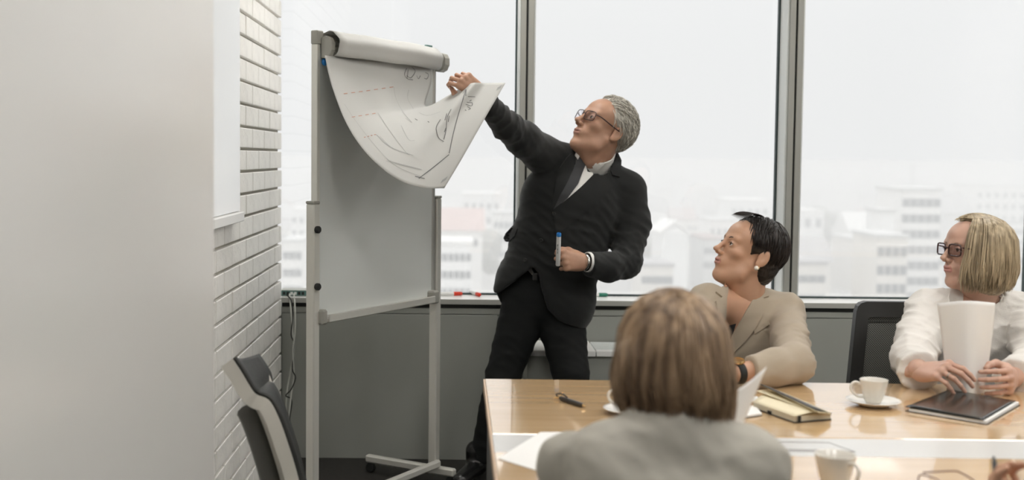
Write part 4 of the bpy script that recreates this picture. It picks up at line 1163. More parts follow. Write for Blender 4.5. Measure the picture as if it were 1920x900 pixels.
# ------------------------------------------------------------------ hair builders
SCc = np.array((-.016, 0, .034)); SCr = np.array((.094, .075, .084))
def short_hair(N, seed, mask, flow, L, lift, steps=7, jit=.25, wave=0, c=SCc, r=SCr, stop=None):
    rs = np.random.RandomState(seed); out = []
    while len(out) < N:
        d = rs.normal(size=3); d /= np.linalg.norm(d); p = c+r*d
        if not mask(p): continue
        l = L*rs.uniform(.7, 1.15); P = []; ph = rs.uniform(0, 6.3); jt = rs.normal(size=3)*jit; top = rs.uniform(.6, 1.0)
        for i in range(steps):
            if stop is not None and len(P) > 2 and stop(p): break
            t = i/(steps-1); q = (p-c)/r; nrm = q/r; nrm /= np.linalg.norm(nrm)
            off = lift*top*math.sin(min(1, t*1.5)*math.pi/2)*(1-.35*t)
            P.append(c+r*q/np.linalg.norm(q)+nrm*(off+.001))
            f = np.array(flow(p), float)+jt*.6+wave*np.array([0, math.sin(ph+t*7), math.cos(ph+t*7)]); f -= nrm*(f@nrm); f /= np.linalg.norm(f)+1e-9
            p = c+r*q/np.linalg.norm(q)+f*l/(steps-1)
        if len(P) > 2: out.append(np.array(P))
    return out
def bob(N, seed, c, r, zend, open_, part=0.0, flare=.04, tuck=.10, nseg=13, lay=(.86, 1.0), fr=None, x0=.55):
    rs = np.random.RandomState(seed); out = []; c = np.array(c); r = np.array(r)
    while len(out) < N:
        ph = rs.uniform(-math.pi, math.pi)
        if abs(ph) < open_(ph) if callable(open_) else abs(ph) < open_: continue
        k = rs.uniform(*lay) if rs.rand() < .5 else lay[1]*rs.uniform(.97, 1.01)
        ze = zend(ph)*rs.uniform(.92, 1.03) if callable(zend) else zend
        sx = x0*math.cos(ph)*rs.uniform(.35, 1.0); sy = (part+rs.uniform(-.003, .012)*np.sign(math.sin(ph)))/r[1]; st = np.array([r[0]*sx, r[1]*sy, r[2]*math.sqrt(max(.05, 1-sx*sx-sy*sy))])*min(1, k+.05); P = []
        w1 = rs.uniform(-.05, .05); w2 = rs.uniform(0, 6.28); wa = rs.uniform(.0, .012)
        for i in range(nseg):
            t = i/(nseg-1)
            if t < .42:
                th = t/.42*math.pi/2; w = min(1, th/.75); w = w*w*(3-2*w)
                e = np.array([r[0]*math.sin(th)*math.cos(ph), r[1]*math.sin(th)*math.sin(ph), r[2]*math.cos(th)])*k
                p = st*(1-w)+e*w
            else:
                q = (t-.42)/.58; g = k*(1+flare*math.sin(q*math.pi*.8)-tuck*q*q*q)
                p = np.array([r[0]*g*math.cos(ph+w1*q), r[1]*g*math.sin(ph+w1*q), ze*q])
                p[:2] += wa*q*np.array([math.cos(w2+q*4), math.sin(w2+q*4)])
            P.append(c+p)
        out.append(np.array(P))
    return out

# ------------------------------------------------------------------ the standing man
man = person(J(1010, 905, 4.82)*[1, 1, 0], 'standing man in a dark suit and glasses lifting a flip chart sheet')
MT['suit'] = mat('charcoal_suit_wool', (.014, .015, .0148), .75, bump=.25, bscale=900, var=.25, vscale=5, sheen=.15, spec=.3)
MT['trouser'] = mat('black_trouser_wool', (.012, .013, .013), .8, bump=.1, bscale=700, spec=.25)
MT['shirt'] = mat('white_shirt', (.80, .79, .76), .7, bump=.06, bscale=120)
MT['tie'] = mat('dark_tie', (.018, .019, .022), .5, bump=.1, bscale=500)
MT['shoe'] = mat('black_shoe', (.01, .01, .01), .25)
HS = 1.07
HR = frame((-.74, -.42, .50), (.50, -.86, -.14)); HO = J(1131, 243, 4.74)
def HL(p): return xf([p], HR, HO, HS)[0]
def toL(p): return (np.array(p)-HO)@HR/HS
nbase = J(1114, 300, 4.79)
V, Q, lipm = head(True, neck=[((-.022, 0, -.055), toL(nbase), .055, .057), ((-.03, 0, -.02), toL(nbase+[.006, .02, 0]), .052, .053)], jaw=1.06, mouth=.0012)
head_p = (xf(V, HR, HO, HS), Q, lipm)
# hands: left fist round the marker, right hand pinching the sheet
LHR = frame((-.88, -.46, .10), (0.05, -.18, -1.0)); LHO = J(1096, 491, 4.565)
fist = [(78, 88, 45), (82, 90, 45), (84, 92, 45), (86, 94, 45)]
V, Q = hand(fist, [(.030, .030, -.016), (.058, .043, -.024), (.083, .043, -.030), (.104, .036, -.030)], wrist=.031)
hl = (xf(V, LHR, LHO, 1.0, True), flip(Q), 0)
RHR = frame((-.74, -.22, .56), (-.45, -.25, -.70)); RHO = J(902, 176, 4.37)
pin = [(46, 52, 30), (50, 55, 30), (52, 60, 32), (56, 62, 35)]
V, Q = hand(pin, [(.025, .034, -.012), (.050, .050, -.034), (.074, .046, -.052), (.094, .036, -.058)], wrist=.031)
hr = (xf(V, RHR, RHO, .95), Q, 0)
# hidden core under the clothes joins head and hands
core = SDF()
sr, sl, nb_ = J(1012, 286, 4.73), J(1176, 356, 4.80), J(1112, 312, 4.81)
elR, elL = J(950, 236, 4.53), J(1173, 498, 4.68)
core.chain([nb_, J(1080, 390, 4.80), J(1045, 520, 4.81)], [.06, .09, .09], k=.05); core.chain([sr, J(1078, 390, 4.83), sl], [.03, .05, .03], k=.04)
core.chain([sr, elR, RHO], [.03, .028, .026]); core.chain([sl, J(1184, 420, 4.78), elL, LHO], [.028, .026, .026, .026])
core.chain([J(1000, 560, 4.82), J(950, 700, 4.82), J(898, 850, 4.88)], [.06, .05, .035]); core.chain([J(1050, 580, 4.80), J(1080, 720, 4.74), J(1088, 880, 4.76)], [.06, .05, .035])
V, Q = core.mesh(.012); cp = (V, Q, 0)
v, f, mi = merge([head_p, hl, hr, cp])
body = put('body', v, f, None, man, True, mats=[MT['skin_m'], MT['lip_m']], midx=mi)
for y in (1, -1):
    eye(man, HR, HO, HS, y, (1, 0, .05)); brow(man, HR, HO, HS, y, mat('grey_brow', (.22, .20, .17), .6), .0026, .002)
# glasses
gl = MB(); ln_ = MB()
MT['specs'] = mat('dark_red_spectacle_frame', (.03, .012, .014), .3)
lens = glass_mat('spectacle_lens', (.93, .90, .94))
ge = None
def specs(parent, R, O, s, fx, hw=.027, hh=.0175, z0=.0, rm='specs', r=.0015, tilt=.06, bridge=.009):
    g = None
    for y in (1, -1):
        pts = []
        for a in range(25):
            t = 2*math.pi*a/24; ca, sa = math.cos(t), math.sin(t); q = (abs(ca)**5+abs(sa)**5)**-.2
            yy = y*(bridge+hw)+hw*ca*q; zz = z0+hh*sa*q
            pts.append((fx-.10*abs(yy)-.25*max(0, abs(yy)-.045)+tilt*zz, yy, zz))
        mb = MB().tube(xf(pts, R, O, s), r*s, 8)
        if g is None: g = mk('glasses_rim', mb, rm, parent, smooth=True)
        else: mk('glasses_rim', mb, rm, parent, smooth=True)
        w3 = xf(pts[:-1], R, O, s); mk('glasses_lens', MB().add(w3, [tuple(range(24))]), lens, parent)
        P = xf(spline([(fx-.0145, y*(bridge+2*hw-.001), z0+hh*.55), (fx-.030, y*.078, z0+hh*.5), (.02, y*.081, z0+.006), (-.018, y*.082, z0+.004), (-.032, y*.080, z0-.018)], 24), R, O, s)
        mk('glasses_temple', MB().tube(P, .0021*s, 8), rm, parent, smooth=True)
    mk('glasses_bridge', MB().tube(xf(spline([(fx-.0015, bridge+.001, z0+.004), (fx+.0005, 0, z0+.007), (fx-.0015, -bridge-.001, z0+.004)], 8), R, O, s), r*1.1*s, 8), rm, parent, smooth=True)
specs(man, HR, HO, HS, .1045, z0=.002)
# hair
MT['hair_grey'] = hairmat('grey_hair', (.66, .63, .56), (.36, .335, .29), .42)
ear = np.array((-.012, .078, -.002))
def mmask(p):
    return -p[0]*.72+p[2]*.66 > .016 and np.linalg.norm(np.abs(p)*[1, 1, 1]-[abs(ear[0]), ear[1], .002])*1 > .026 and p[2] > -.058
cap_ = SDF().ell(SCc+[-.002, 0, .003], SCr+.007, k=.01)
cap_.half((-.72*.012, 0, .66*.012), (.72, 0, -.66), .012); cap_.half((0, 0, -.058), (0, 0, -1), .01)
for y in (1, -1): cap_.ell((-.010, .084*y, -.012), (.026, .02, .034), k=.006, op='s')
V, Q = cap_.mesh(.003)
hair = put('hair', xf(V, HR, HO, HS), Q, MT['hair_grey'], man, True)
pt_ = short_hair(1500, 5, mmask, lambda p: (-1, .35*np.sign(p[1]+.02), .05) if p[2] > .07 else (-.55, 0, -.75), .052, .027, 8, .30, .3)
strands('hair_strands', [xf(p, HR, HO, HS) for p in pt_], MT['hair_grey'], man, .0015)['kind'] = 'stuff'

# jacket
lean = rotm((0, 1, 0), math.radians(17))
jk = SDF()
jk.ell(J(1073, 383, 4.79), (.212, .130, .185), lean, k=.05); jk.ell(J(1046, 462, 4.79), (.198, .134, .185), lean, k=.06)
jk.cap(sr+[.01, 0, 0], nb_, .062, .066, k=.05); jk.cap(nb_, sl+[0, 0, .0], .066, .066, k=.05)
jk.ell(J(1022, 540, 4.80), (.205, .145, .165), lean, k=.06); jk.ell(J(1062, 578, 4.80), (.102, .125, .115), k=.05)
jk.cap(J(985, 490, 4.77), J(942, 545, 4.76), .055, .030, k=.04)
jk.chain([sr, J(980, 260, 4.63), elR, J(908, 188, 4.36)], [.074, .066, .054, .043], k=.03)
jk.chain([sl, J(1186, 420, 4.78), J(1174, 494, 4.69)], [.075, .070, .060], k=.03); jk.chain([J(1174, 494, 4.69), J(1140, 501, 4.63), J(1106, 495, 4.58)], [.060, .057, .050], k=.02)
# neck opening and hem
jk.cap(nbase-[.0, .02, .02], nbase+[.008, -.02, .13], .066, .078, k=.008, op='s')
hem = [J(x, y, 4.68)[[0, 2]] for x, y in ((860, 590), (922, 556), (938, 552), (978, 518), (1000, 500), (1009, 512), (1018, 552), (1027, 580), (1046, 600), (1075, 614), (1112, 626), (1190, 640), (1190, 800), (860, 800))]
def sdpoly(Pq, poly):
    d = np.full(Pq.shape[:-1], 1e9); ins = np.zeros(Pq.shape[:-1], bool); n = len(poly)
    for i in range(n):
        a, b = poly[i], poly[(i+1) % n]; e = b-a; w = Pq-a; t = np.clip((w@e)/(e@e), 0, 1); q = w-t[..., None]*e; d = np.minimum(d, (q**2).sum(-1))
        c = ((a[1] <= Pq[..., 1]) & (b[1] > Pq[..., 1])) | ((b[1] <= Pq[..., 1]) & (a[1] > Pq[..., 1]))
        xx = a[0]+(Pq[..., 1]-a[1])/(b[1]-a[1]+1e-12)*e[0]; ins ^= c & (Pq[..., 0] < xx)
    d = np.sqrt(d); return np.where(ins, -d, d)
jk.fn(lambda P: np.maximum(sdpoly(P[..., [0, 2]], hem), P[..., 1]-4.80), .006)
jk.half(J(1020, 640, 4.9), (-.15, 0, -1))
jk.halfb(J(905, 184, 4.355), RHR[:, 0], .09, .004); jk.halfb(LHO-LHR[:, 0]*.017, LHR[:, 0], .085, .004)
w1 = wav(3, 5, 55, 110, .0035, [(.3, .2, 1), (.8, .1, .6)]); w2 = wav(9, 4, 30, 75, .0055, [(.9, .2, .5), (.6, .1, -.7)])
def jd(P):
    a = w1(P); xs_, zs_ = P[..., 0], P[..., 2]
    arm = np.clip((xs_-J(1135, 480, 4.7)[0])/.05, 0, 1)*np.clip((J(1135, 430, 4.7)[2]-zs_)/.06, 0, 1)+np.clip((J(1005, 280, 4.7)[0]-xs_)/.06, 0, 1)*np.clip((zs_-1.24)/.05, 0, 1)
    waist = np.exp(-((zs_-J(1000, 440, 4.75)[2])/.12)**2)
    return a*(.5+.8*waist)+w2(P)*np.clip(arm, 0, 1)
jk.dis = jd
JV, JQ = jk.mesh(.0062, 1)
jacket = put('suit_jacket', JV, JQ, 'suit', man, True)
jb = bvh_of(JV, JQ)
decal('lapel', jb, [(1147, 280), (1160, 300), (1161, 332), (1146, 329), (1151, 347), (1110, 388), (1070, 420), (1043, 440), (1037, 393), (1060, 376), (1090, 350), (1120, 320), (1140, 298)], .004, 'suit', man, cuts=3)
decal('lapel', jb, [(1083, 277), (1062, 296), (1047, 318), (1042, 345), (1035, 388), (1038, 394), (1052, 366), (1068, 335), (1079, 306)], .004, 'suit', man, cuts=2)
decal('jacket_collar', jb, [(1148, 279), (1156, 285), (1163, 303), (1162, 333), (1147, 329), (1142, 312), (1144, 295)], .008, 'suit', man, cuts=2)
sh = decal('shirt_front', jb, [(1083, 279), (1100, 296), (1118, 316), (1143, 294), (1120, 320), (1090, 350), (1060, 376), (1038, 394), (1052, 366), (1068, 335), (1079, 306)], .0015, 'shirt', man, cuts=3)
decal('necktie', jb, [(1079, 291), (1088, 288), (1103, 294), (1097, 310), (1084, 345), (1064, 372), (1038, 393), (1050, 367), (1066, 338), (1078, 310)], .005, 'tie', man, cuts=3)
# collar round the neck
nd = (HL((-.02, 0, -.06))-nbase); nd /= np.linalg.norm(nd)
cs = SDF().cap(nbase-nd*.06, nbase+nd*.08, .078, .0715, k=.01).cap(nbase-nd*.02, nbase+nd*.15, .067, .0655, k=.002, op='s')
cs.half(nbase+nd*.058, nd+np.array([-.05, -.25, .1]), .002); V, Q = cs.mesh(.003); colr = put('shirt_collar', V, Q, 'shirt', man, True)
cb2 = bvh_of(np.concatenate([V, JV]), [tuple(q) for q in Q]+[tuple(np.array(q)+len(V)) for q in JQ])
decal('collar_leaf', cb2, [(1101, 296), (1120, 291), (1146, 279), (1146, 292), (1131, 308), (1117, 319)], .009, 'shirt', man, cuts=3)
decal('collar_leaf', cb2, [(1084, 271), (1089, 286), (1082, 300), (1077, 292)], .010, 'shirt', man, cuts=2)
for x, y in ((1039, 401), (1015, 451), (985, 488)):
    h, n = hit(jb, x, y); mk('jacket_button', MB().lathe([(0, 0), (.0075, 0), (.0085, .002), (.0075, .004), (.005, .0035), (0, .003)], np.array(h), 14, np.array(n)), 'blackpl', man, smooth=True)
decal('pocket_flap', jb, [(946, 447), (950, 438), (963, 424), (971, 429), (967, 441), (957, 452), (949, 453)], .005, 'suit', man, cuts=2)
# cuffs
for O, R, a, m_ in ((LHO, LHR, -.004, 1), (RHO, RHR, .0, 1)):
    ax = R[:, 0]; c0 = O+ax*(-.030); cfs = SDF().cap(c0-ax*.0, c0+ax*.030, .0395, .038, k=.01).cap(c0-ax*.06, c0+ax*.07, .0345, .0345, k=.002, op='s')
    cfs.half(c0+ax*.0, -ax, .002)
    cfs.half(c0+ax*.022, ax, .002); V, Q = cfs.mesh(.0028); put('shirt_cuff', V, Q, 'shirt', man, True)
wr = LHO+LHR[:, 0]*-.004
V = MB().lathe([(.0285, -.007), (.0305, -.007), (.0305, .007), (.0285, .007)], wr, 24, LHR[:, 0]); mk('wrist_watch', V, 'steel', man, smooth=True)
# trousers, belt, shoes
tr_ = SDF()
tr_.ell(J(1015, 560, 4.81), (.165, .112, .13), lean, k=.05)
tr_.chain([J(982, 585, 4.81), J(943, 705, 4.80), J(926, 770, 4.83), J(905, 848, 4.875)], [.096, .071, .062, .050], k=.012)
tr_.chain([J(1052, 600, 4.80), J(1070, 700, 4.74), J(1078, 760, 4.74), J(1084, 900, 4.78)], [.100, .074, .066, .054], k=.012)
tr_.half(J(903, 868, 4.88), (0, 0, -1)); tr_.dis = wav(4, 4, 40, 90, .004, [(.3, .3, 1)])
V, Q = tr_.mesh(.0075); put('trousers', V, Q, 'trouser', man, True); trb = bvh_of(V, Q)
sh_ = SDF(); a = J(893, 880, 4.88); a[2] = .05
for an, fd in ((a, (-.35, -.93, 0)), (np.array([J(1086, 900, 4.78)[0], 4.78, .05]), (-.2, -.97, 0))):
    fd = np.array(fd); s2 = SDF()
    s2.cap(an+fd*-.05, an+fd*.19-[0, 0, .012], .040, .032, k=.03, flat=((0, 0, 1), .8)); s2.cap(an, an+[0, 0, .06], .042, .045, k=.02); s2.half((0, 0, .0), (0, 0, -1), .003)
    V, Q = s2.mesh(.005); put('shoe', V, Q, 'shoe', man, True)
decal('shirt_tail', trb if hit(trb, 994, 506)[0] else jb, [(984, 500), (990, 491), (1000, 510), (1003, 520), (994, 512)], .004, 'shirt', man, cuts=2)
mk('belt_buckle', MB().box(J(1003, 519, 4.665)-[.010, .004, .014], J(1003, 519, 4.665)+[.010, .004, .014], .003), 'blackpl', man)
# marker in the fist
mkp = empty('marker_pen', J(1047, 500, 4.50), 'white whiteboard marker with blue end held upright in the fist', 'marker')
a, b = J(1046, 498, 4.515), J(1048, 437, 4.475); d = (b-a); L = np.linalg.norm(d); d /= L
mk('barrel', MB().lathe([(0, 0), (.007, 0), (.0085, .003), (.0085, L-.012)], a, 18, d), 'whitepl', mkp, autos=.8)
mk('end_cap', MB().lathe([(.0088, 0), (.0088, .010), (.0075, .012), (.005, .012), (.0045, .006), (0, .006)], a+d*(L-.0125), 18, d), 'blue', mkp, autos=.8)
MT['print'] = mat('grey_print', (.12, .13, .14), .5)
pm = MB(); side = np.cross(d, (ray(1047, 450))); side /= np.linalg.norm(side); fwd = np.cross(side, d); fwd = -fwd if fwd[1] > 0 else fwd
for k, (z0, z1, wd) in enumerate([(.052, .058, .0022), (.060, .063, .0022), (.065, .072, .0026), (.074, .077, .002), (.080, .088, .0024)]):
    c = a+d*z0*L/.13+fwd*.0086; pm.add([c-side*.0005+side*.002, c+side*(wd+.002), c+side*(wd+.002)+d*(z1-z0)*L/.13, c+side*.0015+d*(z1-z0)*L/.13], [(0, 1, 2, 3)])
tag(mk('printed_text', pm, 'print', mkp), kind='stuff')
# ------------------------------------------------------------------ seated figures: shared lower body and stool
MT['darkcloth'] = mat('dark_cloth', (.03, .03, .032), .8)
def lower(parent, hip, knee_dx, fwd, m='darkcloth'):
    s = SDF(); fw = np.array(fwd, float); sd = np.array([fw[1], -fw[0], 0])
    s.ell(hip, (.17, .14, .10), k=.05)
    for q in (1, -1):
        a = hip+sd*.085*q; kn = a+fw*.40+np.array([0, 0, -.01]); kn[2] = .48; ft = kn+fw*.04; ft[2] = .05
        s.chain([a, kn, ft], [.085, .062, .045], k=.03); s.cap(ft-[0, 0, .012], ft+fw*.14-[0, 0, .02], .036, .028, k=.02)
    s.half((0, 0, .002), (0, 0, -1), .002)
    V, Q = s.mesh(.011); return put('trousers', V, Q, m, parent, True)
def stool(c, label):
    e = empty('stool', (c[0], c[1], 0), label, 'stool')
    mk('seat', MB().lathe([(0, 0), (.16, 0), (.18, .012), (.18, .035), (.165, .05), (0, .05)], (c[0], c[1], .385), 28), 'black', e, autos=.7)
    mk('post', MB().tube([(c[0], c[1], .03), (c[0], c[1], .385)], .022, 12), 'steel', e, smooth=True)
    mk('foot_plate', MB().lathe([(0, 0), (.2, 0), (.2, .008), (.03, .03), (0, .03)], (c[0], c[1], 0), 28), 'steel', e, autos=.7)
def locals_(R, O, s):
    return (lambda p: xf([p], R, O, s)[0]), (lambda p: (np.array(p)-O)@R/s)

# ------------------------------------------------------------------ woman in the beige blazer
wa = person(J(1400, 700, 3.47)*[1, 1, 0], 'dark short haired woman in a beige blazer looking up from the table')
MT['beige'] = mat('beige_blazer', (.43, .36, .275), .75, bump=.12, bscale=700, var=.08, vscale=6, sheen=.15, spec=.3)
HS = .86; HR = frame((-.90, -.20, .38), (.20, -.97, -.03)); HO = J(1405, 475, 3.42)
HL, toL = locals_(HR, HO, HS)
nb1 = J(1400, 582, 3.46)
V, Q, lp = head(False, neck=[((-.028, 0, -.05), toL(nb1), .050, .056), ((-.005, 0, -.06), toL(nb1+[-.010, -.02, 0]), .043, .050)], jaw=.93, mouth=.0014)
hp = (xf(V, HR, HO, HS), Q, lp)
s1, s2 = J(1468, 588, 3.46), J(1326, 568, 3.37)
e1, w1_ = J(1491, 683, 3.10), J(1378, 700, 3.01)
HDR = frame((-.97, -.22, -.06), (-.15, .6, -.3)); 
HDR = frame((-.97, -.20, -.08), np.cross(np.array([-.1, -.25, 1.]), np.array([-.97, -.2, -.08])))
flat_ = [(14, 16, 8)]*4
V, Q = hand(flat_, [(.025, .034, -.010), (.050, .052, -.018), (.074, .058, -.022), (.096, .058, -.024)], fem=True, wrist=.026)
hA = (xf(V, HDR, w1_+[-.02, -.004, .0], .93, True), flip(Q), 0)
e2, w2_ = J(1292, 683, 3.12), J(1345, 702, 3.00)
core = SDF().chain([s1, J(1402, 645, 3.50), s2], [.03, .05, .03], k=.04).chain([nb1, J(1402, 650, 3.48), J(1400, 760, 3.50)], [.06, .08, .08], k=.05).chain([s1, e1, w1_], [.035, .032, .0255]).chain([s2, e2, w2_], [.035, .032, .026])
V, Q = core.mesh(.009)
v, f, mi = merge([hp, hA, (V, Q, 0)])
put('body', v, f, None, wa, True, mats=[MT['skin_w'], MT['lip_w']], midx=mi)
for y in (1, -1): eye(wa, HR, HO, HS, y, (.97, 0, .12)); lash(wa, HR, HO, HS, y); brow(wa, HR, HO, HS, y, 'brow_d', .0022, .005)
MT['hair_dark'] = hairmat('dark_brown_hair', (.022, .015, .012), (.010, .007, .006), .32)
def keepw(p): 
    x, y, z = p
    if x < -.028: return z > -.085
    return z > .024 and x < .024+.42*(z-.02)
hc = SDF().ell((-.020, 0, .036), (.103, .084, .096), k=.02).ell((-.055, 0, -.035), (.052, .064, .060), k=.03)
hc.half((.046, 0, .03), (1, 0, -.48), .012)
for y in (1, -1): hc.ell((.004, .085, -.024) if y == 1 else (.004, -.085, -.024), (.036, .030, .032), k=.008, op='s')
hc.half((-.05, 0, -.088), (.25, 0, -1), .01)
hc.dis = wav(5, 4, 120, 260, .0022, [(.2, .9, .2), (.6, .7, .1)])
V, Q = hc.mesh(.003); put('hair', xf(V, HR, HO, HS), Q, MT['hair_dark'], wa, True)
hcC = np.array((-.020, 0, .036)); hcR = np.array((.103, .084, .096))
pt_ = short_hair(1100, 8, keepw, lambda p: (.30, .8*np.sign(p[1]), -.25) if (p[2] > .085 and p[0] > -.03) else (-.25, 0, -1) if p[0] > -.03 else (-.05, 0, -1), .050, .006, 8, .10, .06, hcC, hcR-.001, stop=lambda p: p[0] > -.036 and p[2] < .020)
strands('hair_strands', [xf(p, HR, HO, HS) for p in pt_], MT['hair_dark'], wa, .0015)['kind'] = 'stuff'
fr_ = [spline([(.020, y0, .126), (.050, y0*1.2, .124), (.074, y0*1.5, .112), (.086+.001*k, y0*1.9, .096-.0015*k)], 8) for k, y0 in enumerate(np.linspace(-.03, .035, 12))]
strands('fringe', [xf(p, HR, HO, HS) for p in fr_], MT['hair_dark'], wa, .0022)['kind'] = 'stuff'
MT['pearl'] = mat('pearl', (.82, .78, .70), .15, coat=.6)
ep = HL((-.001, .086, -.041)); er = mk('earring', MB().lathe([(0, -.0065)]+[(.0065*math.sin(a), -.0065*math.cos(a)) for a in np.linspace(.3, 2.85, 9)]+[(0, .0065)], ep, 16), 'pearl', wa, smooth=True)
mk('earring_stud', MB().lathe([(0, -.004)]+[(.004*math.sin(a), -.004*math.cos(a)) for a in np.linspace(.3, 2.85, 7)]+[(0, .004)], HL((-.008, .085, -.038)), 12), 'gold', er, smooth=True)
# blazer
bz = SDF()
tw = rotm((0, 0, 1), math.radians(-12))
bz.ell(J(1403, 622, 3.475), (.150, .098, .13), tw, k=.05); bz.ell(J(1408, 710, 3.49), (.150, .105, .17), tw, k=.06)
bz.cap(nb1+[0, .01, .005], s1, .052, .052, k=.04); bz.cap(nb1+[0, .01, .005], s2, .052, .050, k=.04)
bz.ell(J(1478, 570, 3.45), (.038, .044, .034), k=.012)
bz.chain([s1+[.008, 0, 0], J(1482, 640, 3.28), e1], [.053, .051, .049], k=.02); bz.chain([e1, J(1450, 690, 3.06), J(1412, 697, 3.035)], [.050, .047, .044], k=.02)
bz.chain([s2, J(1300, 630, 3.24), e2], [.055, .05, .048], k=.02); bz.chain([e2, J(1320, 695, 3.06)], [.048, .04], k=.02)
bz.halfb(J(1407, 698, 3.03), (-.97, -.22, .0), .075)
bz.half((0, 0, .50), (0, 0, -1)); 
dz = wav(12, 5, 70, 130, .0075, [(-.2, .5, .85), (.1, .4, .9)]); dt = wav(2, 4, 40, 80, .003)
xa = J(1452, 640, 3.35)[0]
def bd_(P):
    a = np.clip((P[..., 0]-xa)/.04, 0, 1)*np.clip((J(1490, 590, 3.4)[2]-P[..., 2])/.03, 0, 1); return dz(P)*a+dt(P)
bz.dis = bd_
BV, BQ = bz.mesh(.0052, 1); put('blazer', BV, BQ, 'beige', wa, True); bb_ = bvh_of(BV, BQ)
decal('neckline_skin', bb_, [(1360, 530), (1385, 540), (1410, 545), (1432, 540), (1425, 556), (1398, 592), (1375, 628), (1367, 642), (1357, 615), (1352, 575)], .0022, 'skin_w', wa, cuts=3)
decal('dark_top', bb_, [(1358, 612), (1380, 606), (1374, 628), (1366, 648), (1358, 640)], .0030, 'darkcloth', wa, cuts=2)
decal('lapel', bb_, [(1424, 540), (1437, 545), (1441, 557), (1430, 560), (1437, 566), (1430, 590), (1415, 617), (1398, 639), (1372, 666), (1368, 646), (1374, 626), (1398, 582), (1414, 556)], .006, 'beige', wa, cuts=3)
decal('lapel', bb_, [(1366, 535), (1352, 540), (1341, 549), (1352, 558), (1340, 566), (1346, 600), (1366, 655), (1368, 640), (1358, 600), (1360, 560)], .006, 'beige', wa, cuts=3)
decal('pocket_welt', bb_, [(1413, 619), (1441, 602), (1443, 609), (1415, 626)], .0035, 'beige', wa, cuts=2)
# watch
wp = J(1385, 700, 3.015); ax = (e1-w1_)/np.linalg.norm(e1-w1_)
wt = mk('wrist_watch', MB().lathe([(.0270, -.0095), (.0292, -.0085), (.0292, .0085), (.0270, .0095)], w1_+ax*.008, 28, ax), 'black', wa, smooth=True)
mk('watch_case', MB().lathe([(0, 0), (.0155, 0), (.0165, .003), (.015, .0075), (.013, .0078), (.013, .0065), (0, .0065)], w1_+ax*.008+np.array([0, -.006, .0285]), 22, (0, -.25, 1)), 'gold', wt, autos=.6)
hipA = np.array([J(1405, 700, 3.5)[0], 3.50, .535]); lower(wa, hipA, 0, (-.1, -.99, 0)); stool(hipA+[0, .0, 0], 'round black stool under the woman in the beige blazer')

# ------------------------------------------------------------------ woman in the white shirt
wb = person(J(1830, 700, 3.47)*[1, 1, 0], 'blonde woman in white shirt and dark glasses holding a curved paper')
MT['linen'] = mat('white_linen', (.74, .71, .67), .8, bump=.15, bscale=350, var=.05, vscale=8)
HS = .85; HR = frame((-.955, -.25, .10), (.25, -.965, 0)); HO = J(1827, 473, 3.40)
HL, toL = locals_(HR, HO, HS)
nb2 = J(1838, 570, 3.45)
V, Q, lp = head(False, neck=[((-.025, 0, -.05), toL(nb2), .052, .058), ((-.002, 0, -.06), toL(nb2+[-.015, -.02, 0]), .044, .05)], jaw=1.0, mouth=.0003)
hp = (xf(V, HR, HO, HS), Q, lp)
s1, s2 = J(1742, 582, 3.42), J(1922, 592, 3.46)
e1, w1_ = J(1712, 672, 3.18), J(1722, 694, 3.03)
e2, w2_ = J(1946, 682, 3.18), J(1898, 708, 3.03)
xr = np.array([.46, -.86, .20]); zr = np.array([-.50, -.15, .85]); RHm = frame(xr, np.cross(zr, xr))
cr_ = [(32, 32, 14), (36, 32, 14), (40, 30, 14), (42, 30, 14)]
V, Q = hand(cr_, [(.025, .034, -.012), (.050, .054, -.020), (.075, .064, -.030), (.096, .064, -.038)], fem=True, wrist=.027)
h1 = (xf(V, RHm, w1_, .87), Q, 0)
xl = np.array([-.46, -.88, .04]); zl = np.array([.86, -.46, .12]); LHm = frame(xl, -np.cross(xl, zl))
cl_ = [(44, 32, 18), (44, 34, 18), (44, 34, 18), (44, 34, 18)]
V, Q = hand(cl_, [(.025, .034, -.012), (.050, .048, -.036), (.074, .046, -.052), (.092, .040, -.058)], fem=True, wrist=.027)
h2 = (xf(V, LHm, w2_, .87, True), flip(Q), 0)
core = SDF().chain([s1, J(1832, 650, 3.50), s2], [.03, .05, .03], k=.04).chain([nb2, J(1835, 650, 3.47), J(1835, 760, 3.5)], [.06, .08, .08], k=.05).chain([s1, e1, w1_], [.035, .034, .026]).chain([s2, e2, w2_], [.035, .034, .026])
V, Q = core.mesh(.009)
v, f, mi = merge([hp, h1, h2, (V, Q, 0)])
put('body', v, f, None, wb, True, mats=[MT['skin_p'], MT['lip_p']], midx=mi)
for (tp, mir, Rm, W0) in ((tips(cr_, fem=True), False, RHm, w1_), (tips(cl_, fem=True), True, LHm, w2_)):
    for i, (p, d, u, seg) in enumerate(tp):
        rr = [.0092, .0094, .0088, .0078][i]*.9*.81
        c = p-d*.004+u*(rr*.98); Rn = np.stack([d, np.cross(u, d), u], 1)
        b = SDF().ell((0, 0, 0), (.0075, .0050, .0016), k=.001); 
        mbn = MB().lathe([(0, -.001), (.0045, -.001), (.0050, .0), (.0040, .0012), (0, .0018)], (0, 0, 0), 10)
        v = xf(np.array(mbn.v)*[1.5, 1, 1], Rn, c); v = xf(v, Rm, W0, .87, mir); put('nail', v, mbn.f if not mir else flip(mbn.f), 'nail', wb, True)
rp = tips(cr_, fem=True)[2][3]; rc_ = rp[0]*.45+rp[1]*.55; rd_ = rp[1]-rp[0]
rv = MB().tube([np.array([0.0, 0, 0])+.0092*np.array([0, math.cos(a), math.sin(a)]) for a in np.linspace(0, 6.283, 22)], .0013, 6, caps=False)
dd = rd_/np.linalg.norm(rd_); Rn = np.stack([dd, np.array([0, 1., 0]), np.cross(dd, [0, 1., 0])], 1)
